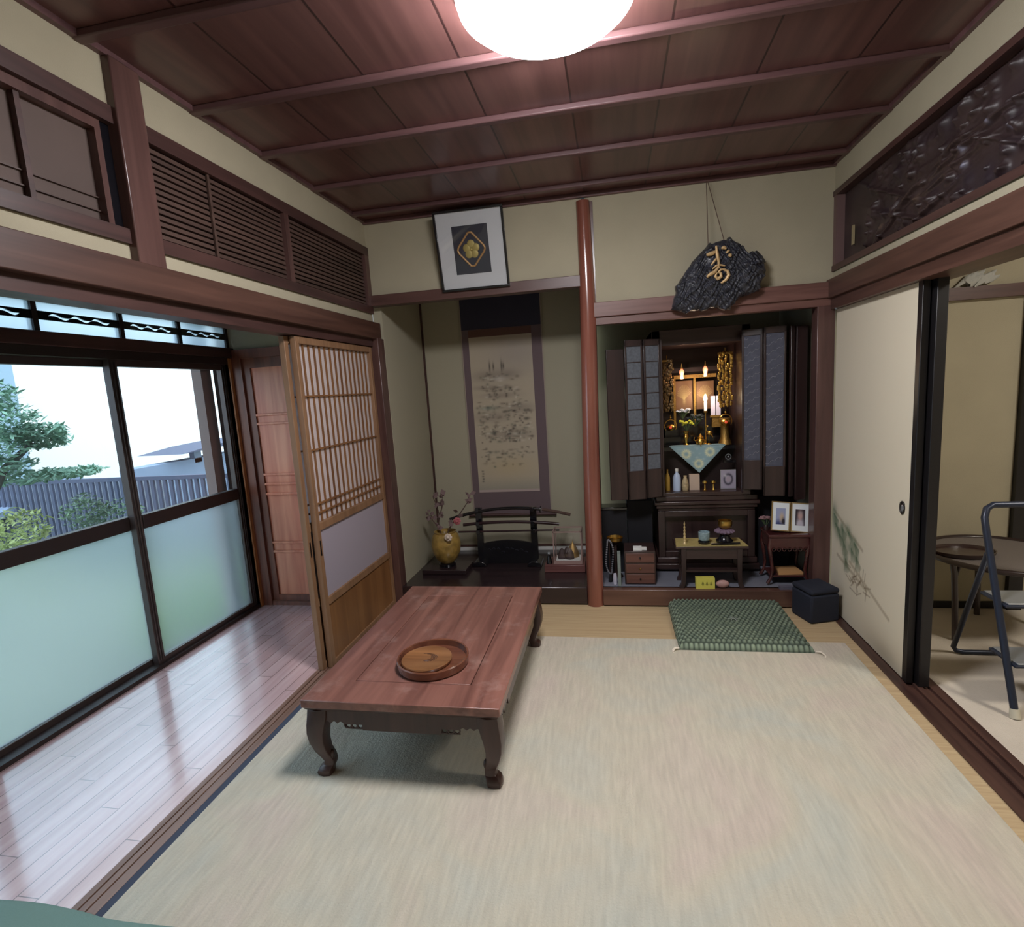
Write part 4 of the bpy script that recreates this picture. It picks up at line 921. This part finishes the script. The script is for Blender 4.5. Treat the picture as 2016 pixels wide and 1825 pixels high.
MB().lathe([(0,0),(.013,0),(.006,.008),(.005,.04),(.016,.05),(.014,.062),(.006,.065),(0,.066)], n=18).build('cup_body', M_gold, g)
g2 = clone(g); g2.location = (2.146, .35, ZC); g2['label'] = 'right of two small gold footed cups on the cabinet floor'
def platec(U, V):
    d_ = np.hypot(U-.5, V-.5); img = np.ones(U.shape+(3,))*L3(168,160,176); img = blend(img, np.exp(-((d_-.27)/.07)**2), L3(84,80,92)); img = blend(img, (d_ < .17)*.8, L3(176,160,170)); img = blend(img, .6*gs(U, V, .3, .7, .1, .08), L3(226,220,228)); return img
g = thing('patterned_tile', 'square grey tile with a dark ring motif at the right of the cabinet floor', 'tile', (2.245, .37, ZC))
grid('tile_face', lambda U, V: (-.047+U*.094, -.001+0*U, .004+V*.125), platec, 60, 60, M_pic, g); box('tile_body', M_silver, -.049, .049, 0, .008, 0, .131, g)
g = thing('silver_trinket', 'small silver trinket above the ring patterned tile', 'ornament', (2.272, .50, .843))
MB().tube([(.018*math.cos(a), 0, .02+.018*math.sin(a)) for a in np.linspace(0, 2*PI, 16, endpoint=False)], .003, 6, closed=True).ball((0,0,.02), .007, 2).build('ring', M_silver, g)
tag(box('trinket_shelf', M_black, 2.235, 2.315, .47, .495, .826, .843), 'tiny dark shelf under the silver trinket', 'shelf')

# ------------------------------------------------------------------ offering table in front
t = thing('offering_table', 'small dark offering table with flared feet before the altar', 'table', (2.07, .055, ZB))
TH = .272
box('tabletop', M_altarx, -.215, .215, -.075, .11, TH-.016, TH, t, .003)
for sx in (-1, 1):
    for sy in (-1, 1):
        x = sx*.165; y = (-.052 if sy < 0 else .087)
        MB().loft([[(x+sx*o+a*h, y+b2*h, z) for a, b2 in ((-1,-1),(1,-1),(1,1),(-1,1))] for z, o, h in ((TH-.016,0,.016),(.16,0,.014),(.08,0,.013),(.03,.004,.013),(.012,.012,.015),(0,.014,.015))]).build('leg', M_altar, t, bevel=.002)
MB().box(-.165, .165, -.062, -.048, TH-.085, TH-.016).box(-.165, .165, .08, .092, TH-.085, TH-.016).box(-.172, -.16, -.05, .085, TH-.085, TH-.016).box(.16, .172, -.05, .085, TH-.085, TH-.016).build('apron', M_altarx, t, bevel=.002)
MB().box(-.17, .17, -.05, .088, .10, .112).build('lower_shelf', M_altarx, t)
ZD = ZB+TH
tag(MB().loft([[(1.858, -.018, ZD), (2.282, -.018, ZD), (2.262, .16, ZD), (1.872, .16, ZD)], [(1.858, -.018, ZD+.003), (2.282, -.018, ZD+.003), (2.262, .16, ZD+.003), (1.872, .16, ZD+.003)]]).build('table_runner', mat('olive_gold_brocade', (164,148,92), .8, bump=.3, bscale=200, var=.12, vscale=40)), 'olive gold brocade runner on the small offering table', 'cloth')
ZE = ZD+.003
g = thing('candle_ornament', 'thin spiral white and gold candle on the offering table', 'candle', (1.916, .03, ZE))
MB().lathe([(0,0),(.013,0),(.012,.01),(.007,.015)]+[(.008+.0015*math.sin(k*1.3)-.00015*k, .015+k*.0045) for k in range(26)]+[(.001,.145)], n=14).build('candle_body', mat('gold_white_candle', (216,192,140), .35, metal=.4), g)
g = thing('blue_cup', 'pale blue crackled incense cup on a black foot on the offering table', 'cup', (2.035, .045, ZE))
MB().lathe([(0,0),(.034,0),(.036,.012),(.024,.02),(0,.02)], n=24).build('foot', M_black, g)
MB().lathe([(0,.02),(.028,.021),(.034,.03),(.035,.072),(.031,.074),(.03,.04),(0,.035)], n=28).build('cup_body', mat('blue_crackle', (136,158,166), .45, var=.25, vscale=90), g)
g = thing('cushion_ring', 'purple frilled ring cushion on a black base under the brass bell', 'cushion', (2.160, .065, ZE))
MB().lathe([(0,0),(.05,0),(.052,.012),(.035,.025),(.03,.045),(.045,.055),(0,.055)], n=24).build('base', M_black, g)
rings = []
for k in range(7):
    v = k/6; R0 = .032+.026*math.sin(v*PI); rings.append([((R0+.005*math.sin(a*14))*math.cos(a), (R0+.005*math.sin(a*14))*math.sin(a), .055+.032*v) for a in np.linspace(0, 2*PI, 84, endpoint=False)])
MB().loft(rings).build('frilled_cushion', mat('mauve_cloth', (112,92,110), .8, bump=.3), g)
g = thing('brass_bell', 'shiny brass singing bowl on the purple ring cushion', 'bell', (2.164, .065, ZE+.087))
MB().lathe([(0,0),(.022,.001),(.038,.014),(.043,.032),(.041,.052),(.038,.052),(.039,.032),(.032,.016),(0,.008)], n=32).build('bowl', M_brass, g)
tag(MB().tube([(2.07,.0,ZE+.008),(2.13,-.005,ZE+.009),(2.24,.01,ZE+.009)], .006, 8).build('bell_stick', M_black), 'black striker stick lying in front of the brass bell', 'stick')
# boxes under the table
g = thing('match_box', 'yellow cardboard box with three black marks under the offering table', 'box', (2.03, .0, ZB), rz=math.radians(2))
MB().box(-.056, .056, -.02, .02, 0, .068).build('carton', mat('yellow_card', (212,204,92), .6), g)
mb = MB()
for q in (-1, 0, 1):
    x = q*.024+.008
    mb.box(x-.007, x+.007, -.0212, -.0202, .036, .039).box(x-.0015, x+.0015, -.0212, -.0202, .022, .046).box(x-.008, x+.008, -.0212, -.0202, .026, .029)
mb.build('printed_marks', M_black, g)
tag(MB().ball((2.135, .0, ZB+.026), .04, 3, (1,.5,.62)).build('pink_packet', mat('pink_wrap', (178,138,132), .5, var=.15, vscale=40)), 'small pinkish packet beside the yellow box', 'packet')

# ------------------------------------------------------------------ left of the altar
g = thing('drawer_chest', 'small dark brown three drawer chest at the left of the altar alcove', 'chest', (1.640, .14, ZB))
MB().box(-.098, .098, -.09, .11, 0, .222).build('chest_body', M_altarx, g, bevel=.003)
for k in range(3):
    dr = MB().box(-.09, .09, -.096, -.088, .008+.07*k, .070+.07*k).build('drawer', wood('drawer_wood_%d' % k, (84,54,48), (108,72,62), 'x', 8), g, bevel=.003)
    MB().ball((0, -.10, .040+.07*k), .006, 2).build('knob', M_goldd if k == 1 else M_black, dr)
tag(MB().box(1.60, 1.655, .07, .12, ZB+.222, ZB+.238).box(1.645, 1.685, .08, .115, ZB+.222, ZB+.234).build('folded_paper', M_white), 'folded white paper on the small drawer chest', 'paper')
g = thing('brass_bowl', 'small brass bowl on a dark stem behind the drawer chest', 'bowl', (1.485, .205, ZB))
MB().lathe([(0,0),(.05,0),(.04,.015),(.012,.03),(.012,.22),(.03,.235),(0,.236)], n=20).build('stem', M_altar, g)
MB().lathe([(0,.236),(.03,.238),(.052,.255),(.055,.275),(.05,.276),(.045,.258),(0,.246)], n=28).build('bowl', M_brass, g)
g = thing('lacquer_box', 'black lacquer box with lid leaning at the far left of the altar alcove', 'box', (1.475, .35, ZB))
MB().box(-.075, .095, -.06, .06, 0, .44).build('box_body', M_dark, g, bevel=.004); MB().box(-.08, .10, -.065, .065, .44, .46).build('lid', M_black, g, bevel=.004)
tag(MB().box(-.04, .06, -.003, 0, .33, .41).build('grey_label', mat('grey_metal', (74,76,72), .5, metal=.4), g), 'dull grey plate')
g = thing('rosary_beads', 'string of pale grey and purple beads hanging by the round pillar', 'beads', (1.447, .10, ZB))
mb = MB()
for k in range(44):
    a = k/44*2*PI; mb.ball((.022*math.cos(a)+.004*math.sin(3*a), -.0, .17+.115*math.sin(a)), .0065, 1)
mb.build('bead_loop', mat('grey_beads', (120,120,128), .3), g); MB().tube([(0,0,.06),(.003,0,.03),(0,0,.0)], [.004,.012,.014], 8).build('tassel', M_dark, g)
MB().tube([(.0,.01,0),(.0,.01,.30)], .004, 8).build('hanger_post', M_altar, g)
tag(MB().box(1.497, 1.517, .02, .09, ZB, ZB+.215).build('pale_booklet', mat('grey_green_paper', (120,130,126), .8)), 'narrow grey green booklet standing beside the drawer chest', 'book')
tag(MB().lathe([(0,0),(.012,0),(.014,.04),(.010,.07),(0,.075)], (1.478,.06,ZB), 16).build('white_candle_stub', mat('lilac_white', (200,198,214), .5)), 'short white candle beside the bead string', 'candle')
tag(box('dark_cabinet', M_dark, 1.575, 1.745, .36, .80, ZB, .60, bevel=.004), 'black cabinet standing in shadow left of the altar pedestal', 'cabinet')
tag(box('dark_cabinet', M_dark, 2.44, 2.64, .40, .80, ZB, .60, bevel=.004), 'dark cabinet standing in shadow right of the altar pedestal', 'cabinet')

# ------------------------------------------------------------------ red stand with photographs
t = thing('red_stand', 'red lacquered flower stand with curved legs at the right of the altar alcove', 'stand', (2.545, .13, ZB))
box('stand_top', M_red, -.135, .105, -.10, .10, .305, .325, t, .005)
mb = MB().box(-.125, .095, -.095, -.082, .235, .305).box(-.125, .095, .082, .095, .235, .305).box(-.13, -.12, -.09, .09, .235, .305).box(.088, .098, -.09, .09, .235, .305)
ap = mb.build('carved_apron', M_red, t, bevel=.003)
m2 = MB()
for k in range(7):
    x = -.105+k*.030; m2.tube([(x+.010*math.cos(a), -.097, .235+.012*math.sin(a)) for a in np.linspace(0, 2*PI, 10, endpoint=False)], .0028, 5, closed=True)
m2.build('apron_scrolls', M_red, ap)
for sx, sy in ((-1,-1),(1,-1),(-1,1),(1,1)):
    bx = -.015+sx*.105; by = sy*.082; pts = [(bx, by, .30), (bx+sx*.006, by, .24), (bx-sx*.004, by, .17), (bx-sx*.012, by, .10), (bx-sx*.004, by, .05), (bx+sx*.012, by, .018), (bx+sx*.016, by, .012)]
    MB().tube(pts, [.013,.014,.011,.009,.009,.011,.011], 10).build('leg', M_red, t)
box('lower_shelf', M_red, -.115, .085, -.08, .08, .05, .062, t, .003)
g = thing('photo_frame', 'gold double photo frame with two portraits leaning on the red stand', 'photo frame', (2.548, .080, ZB+.332), rot=(math.radians(-12), math.radians(6), math.radians(3)))
def por1(U, V):
    img = np.ones(U.shape+(3,))*L3(150,158,190); img = blend(img, np.clip(1-(V-.1)/.35-abs(U-.3)*1.2, 0, 1)*1.0, L3(48,60,110)); img = blend(img, np.clip(gs(U, V, .62, .45, .2, .25)*1.4, 0, 1), L3(190,170,150)); img = blend(img, np.clip(gs(U, V, .8, .2, .18, .2)*1.4, 0, 1), L3(50,46,54)); return img
def por2(U, V):
    img = np.ones(U.shape+(3,))*L3(60,52,60); img = blend(img, np.clip(gs(U, V, .5, .08, .30, .30)*1.8, 0, 1), L3(190,184,196)); img = blend(img, np.clip(gs(U, V, .5, .62, .20, .22)*2, 0, 1), L3(186,156,152)); img = blend(img, np.clip(gs(U, V, .5, .80, .2, .09)*1.2, 0, 1)*.7, L3(150,140,144)); return img
for cx_, f_ in ((-.062, por1), (.052, por2)):
    fw2 = .054
    fr = MB().box(cx_-fw2, cx_+fw2, -.006, .004, 0, .006).box(cx_-fw2, cx_+fw2, -.006, .004, .174, .180).box(cx_-fw2, cx_-fw2+.006, -.006, .004, .006, .174).box(cx_+fw2-.006, cx_+fw2, -.006, .004, .006, .174).build('gold_frame', mat('frame_gold_%d' % int(cx_*1000+99), (168,142,96), .4, metal=.4), g)
    box('white_mount', mat('bright_mount_%d' % int(cx_*1000+99), (226,232,236), .7), cx_-fw2+.006, cx_+fw2-.006, -.003, .003, .006, .174, g)
    grid('portrait', lambda U, V, c=cx_: (c-.028+U*.056, -.0036+0*U, .040+V*.10), f_, 40, 56, M_pic, g)
bouquet('pink_flowers', 'faded pink flowers at the left edge of the red stand', 2.425, .15, ZB+.39, mat('faded_pink', (150,116,120), .8), 14, .03, .012, 6)
tag(MB().lathe([(0,0),(.014,0),(.016,.02),(.009,.035),(0,.035)], (2.425,.15,ZB+.325), 16).build('small_vase', M_altar), 'tiny dark vase holding the faded pink flowers', 'vase')
tag(MB().loft([[(2.475,.055,z),(2.62,.065,z),(2.605,.19,z),(2.49,.18,z)] for z in (ZB+.063, ZB+.078)]).build('book', mat('tan_cover', (190,144,96), .7)), 'tan covered booklet on the lower shelf of the red stand', 'book')
tag(MB().loft([[(2.46,-.03,z),(2.63,-.02,z),(2.63,.0,z),(2.46,.0,z)] for z in (ZB, ZB+.018)]).build('magazine', mat('grey_magazine', (96,94,108), .5)), 'grey magazine lying before the red stand', 'magazine')
g = thing('silver_fan', 'pale folded fan leaning at the right side of the red stand', 'fan', (2.665, .02, ZB)); MB().loft([[(0,0,0),(.008,0,0),(.008,.01,0),(0,.01,0)],[(-.012,0,.08),(.006,0,.08),(.006,.012,.08),(-.012,.012,.08)],[(.004,0,.15),(.008,0,.15),(.008,.01,.15),(.004,.01,.15)]]).build('fan_leaf', mat('fan_paper', (150,130,130), .6), g)

# ------------------------------------------------------------------ side room: table, tray, step stool
t = thing('rattan_table', 'round dark rattan table behind the step stool in the side room', 'table', (3.42, -.34, 0))
MB().lathe([(0,.425),(.30,.425),(.305,.432),(.0,.434)], n=48).build('table_top', mat('woven_top', (120,112,108), .6, bump=.4, bscale=120), t)
MB().tube([(.315*math.cos(a), .315*math.sin(a), .43) for a in np.linspace(0, 2*PI, 48, endpoint=False)], .014, 10, closed=True).build('rim', M_rattan, t)
for a in (3.49, 5.06, .35, 1.35):
    c_, s_ = math.cos(a), math.sin(a)
    MB().tube([(.29*c_, .29*s_, .42), (.275*c_, .275*s_, .36), (.262*c_, .262*s_, .2), (.25*c_, .25*s_, .0)], .014, 10).tube([(.27*c_, .27*s_, .33), (.25*c_, .25*s_, .39), (.20*c_, .20*s_, .42)], .008, 8).build('leg', M_rattan, t)
tag(MB().lathe([(0,0),(.125,0),(.135,.008),(.14,.024),(.134,.024),(.128,.012),(0,.008)], (3.245,-.345,.434), 40, 1.0, .75).build('oval_tray', mat('dark_brown_tray', (58,40,38), .3, coat=.3)), 'dark oval tray on the round rattan table', 'tray')
t = thing('step_stool', 'navy metal folding step stool with silver treads in the side room', 'step stool', (3.03, -.9, 0))
WS = .42
def R_(pts, r_, nm, m=M_ladder): return MB().tube([(x-3.03, y+.9, z) for x, y, z in pts], r_, 12).build(nm, m, t)
A = Vector((3.03, -1.085, .03)); B = Vector((3.035, -.85, .70)); W_ = Vector((WS, .0, 0))
top = [A, A.lerp(B, .5), B, B+Vector((.003, .02, .05)), B+Vector((.018, .035, .085)), B+Vector((.045, .042, .10))]
top2 = [Vector((2*(3.03+.013)+WS-p.x+0, p.y, p.z)) for p in reversed(top)]
R_([tuple(p) for p in top+top2], .0135, 'front_frame')
RA = Vector((3.04, -.86, .60)); RB = Vector((3.10, -.565, .035))
rear = [RA, RA.lerp(RB, .5), RB, RB+Vector((.012, .0, -.018)), RB+Vector((.035, -.008, -.022))]
rear2 = [Vector((2*3.065+WS+.0-p.x, p.y, p.z)) for p in reversed(rear)]
R_([tuple(p) for p in rear+rear2], .0115, 'rear_frame')
for k, (z, dy) in enumerate(((.42, .0), (.20, .0))):
    f = (z-.03)/.67; p = A.lerp(B, f); x0, x1 = p.x+.012-3.03, p.x+WS-.005-3.03; y0 = p.y+.9
    st_ = MB().box(x0, x1, y0-.03, y0+.13, z-.012, z).build('tread', M_ladder, t, bevel=.004)
    MB().box(x0+.012, x1-.012, y0-.024, y0+.124, z, z+.006).build('tread_pad', M_silver, st_, bevel=.002)
    for q in (0, 1):
        xx = p.x-3.03+.012+q*(WS-.035); MB().ball((xx+.005, y0+.02, z-.004), .012, 2).build('rivet', mat('cream_plastic_%d%d' % (k, q), (206,200,180), .5), t)
for q in (0, 1): MB().tube([(q*(WS+.026)-.001, -.195, 0), (q*(WS+.026), -.186, .035)], [.019, .016], 12).build('rubber_foot', mat('cream_foot_%d' % q, (200,194,174), .7), t)
cb = MB().ball((3.43, -.02, 1.835), .055, 4, (1.5,.35,.55))
for v in cb.bm.verts:
    p = v.co; k = .012*math.sin(p.x*140+p.z*90)+.010*math.sin(p.x*60-p.z*170+1)+.008*math.sin(p.z*230); v.co.z += k; v.co.x += k*1.3
tag(cb.build('crumpled_cloth', mat('white_crumple', (176,176,170), .8, bump=.8, bscale=30)), 'crumpled whitish cloth on the beam of the side room wall', 'cloth')

# ------------------------------------------------------------------ teal cloth at the near left
def teal(U, V):
    x = -.93+U*1.55; yb = -2.262-.04*np.clip(U-.2, 0, 1)-.008*np.sin(U*20); y = yb-V*1.35
    e_ = np.minimum(V/.02, 1); return (x, y, .014+.04*np.sqrt(np.clip(e_, 0, 1))+.006*np.sin(x*14+y*6)*e_)
g = thing('teal_blanket', 'muted teal cloth lying across the corridor sill at the near left', 'blanket', (0, 0, 0))
grid('blanket_top', teal, None, 90, 60, M_teal, g); box('blanket_body', M_teal, -.92, .60, -3.6, -2.40, .011, .045, g, .01)

# ------------------------------------------------------------------ garden outside
st('ground_garden', 'garden ground outside the corridor windows', M_concrete, -22, -1.12, -12, 24, -.55, -.45, cat='ground')
M_blue = mat('blue_grey_siding', (140,156,180), .9); M_fence = mat('blue_grey_fence', (84,90,112), .7)
b1 = thing('white_house', 'white rendered neighbouring house filling the window view', 'building', (-14, 9.6, -.45))
box('house_wall', mat('white_render', (238,238,234), .95), -3, 1.0, -3.0, 12, 0, 9, b1); MB().tube([(1.06, -2.2, 0), (1.06, -2.2, 8.9)], .07, 10).build('drain_pipe', mat('pale_pipe', (220,212,206), .7), b1)
b2 = thing('grey_blue_house', 'pale blue grey neighbouring house behind the tree', 'building', (-12, 0, -.45))
box('house_wall', mat('blue_render', (150,172,188), .95), -3, 1.0, -12, 6.2, 0, 8, b2)
b3 = thing('carport', 'low blue grey outbuilding with a flat canopy roof beyond the fence', 'building', (-6.0, 4.9, -.45))
box('shed_wall', M_blue, -.3, .0, -1.0, 1.6, 0, .98, b3); MB().prism([(-.35,1.12),(1.5,1.17),(1.5,1.25),(.4,1.20)], -.6, .3, 'x').build('canopy', M_fence, b3); box('canopy_post', M_blue, -.1, .0, .25, .42, .9, 1.18, b3)
b4 = thing('lean_to_roof', 'low grey metal roof behind the left part of the fence', 'roof', (-6.8, 2.6, -.45))
MB().prism([(-.6,.55),(.95,1.02),(.95,.80),(-.6,.5)], -.6, .2, 'x').build('roof_sheet', M_blue, b4); box('roof_wall', M_blue, -.55, -.1, -.5, .9, 0, .62, b4)
f = thing('garden_fence', 'blue grey slatted fence across the garden', 'fence', (0, 2.5, -.45))
box('top_rail', M_fence, -9.5, -1.15, -.02, .03, 1.0, 1.05, f); box('bottom_rail', M_fence, -9.5, -1.15, -.02, .02, .06, .12, f)
s0 = MB().box(-.022, .022, -.015, .015, 0, 1.0).build('slat', M_fence, f); s0.location = (-1.2, 0, 0)
for k in range(1, 90):
    c = s0.copy(); C.objects.link(c); c.parent = f; c.location = (-1.2-k*.092, 0, 0)
box('back_panel', mat('pale_wall_panel', (190,196,206), .9), -9.5, -4.3, .12, .14, 0, .98, f)
def foliage(nm, label, cat, blobs, m, n, s_, seed, trunk=None):
    g = thing(nm, label, cat, (blobs[0][0], blobs[0][1], -.45)); r = random.Random(seed); bm = MB(); ox, oy = blobs[0][0], blobs[0][1]
    for k in range(n):
        bx, by, bz, br, bh = blobs[r.randrange(len(blobs))]
        a = r.uniform(0, 2*PI); u = r.uniform(-1, 1); q = math.sqrt(1-u*u); rr = r.uniform(.55, 1)
        c = Vector((bx-ox+br*rr*q*math.cos(a), by-oy+br*rr*q*math.sin(a), bz+.45+bh*rr*u))
        E_ = Euler((r.uniform(-.8, .8), r.uniform(-.8, .8), r.uniform(0, 6.3))).to_matrix(); w_ = s_*r.uniform(.5, 1.2)
        pts = [E_ @ Vector(p)*w_ for p in ((-1,0,0),(0,-.35,.08),(1,0,0),(0,.35,.08))]
        bm.quad([c+p for p in pts])
    bm.build('leaves', m, g, smooth=0)
    if trunk: MB().tube([(p[0]-ox, p[1]-oy, p[2]+.45) for p in trunk], [.05-.035*i/len(trunk) for i in range(len(trunk))], 8).build('trunk', mat(nm+'_bark', (84,84,80), .9), g)
M_lf = mat('tree_leaf', (134,172,150), .8, var=.3, vscale=3); M_lf2 = mat('shrub_leaf_yellow', (170,184,120), .8, var=.25, vscale=5); M_lf3 = mat('shrub_leaf', (112,138,112), .8, var=.35, vscale=4)
foliage('maple_tree', 'green garden tree at the left of the window view', 'tree', [(-3.5,.34,1.42,.26,.18),(-3.5,.18,1.62,.26,.14),(-3.5,.62,1.22,.2,.08),(-3.6,.2,1.05,.35,.10),(-3.4,.5,1.30,.22,.08),(-3.5,.80,.90,.28,.05),(-3.5,-.1,1.3,.4,.3),(-3.5,.45,.92,.3,.06),(-3.5,.15,1.2,.32,.12),(-3.5,.0,1.45,.3,.2)], M_lf, 5600, .038, 1, [(-3.5,-.2,-.45),(-3.5,-.05,.5),(-3.45,.2,1.0),(-3.5,.5,1.2)])
foliage('yellow_green_shrub', 'yellow green shrub under the tree in front of the fence', 'shrub', [(-2.2,-.66,.72,.17,.16),(-2.2,-.85,.62,.25,.25),(-2.2,-.62,.45,.2,.3)], M_lf2, 1300, .026, 2)
foliage('grey_green_hedge', 'grey green leafy shrub in front of the fence', 'shrub', [(-2.2,-.22,.74,.15,.14),(-2.2,.0,.62,.2,.16),(-2.25,-.1,.45,.28,.22),(-2.3,.15,.3,.3,.3)], M_lf3, 2600, .022, 3)
foliage('low_green_plants', 'bright green low plants below the right window', 'shrub', [(-2.2,.75,-.2,.5,.22),(-2.0,1.3,-.2,.5,.2),(-1.9,.2,-.25,.4,.18)], mat('bright_leaf', (128,166,70), .8, var=.2, vscale=4), 1500, .05, 4)
tag(box('shutter_post', mat('grey_brown_post', (132,118,116), .8), -1.2, -1.13, -.215, -.125, -.45, 2.0), 'grey brown shutter post outside the right window', 'post')
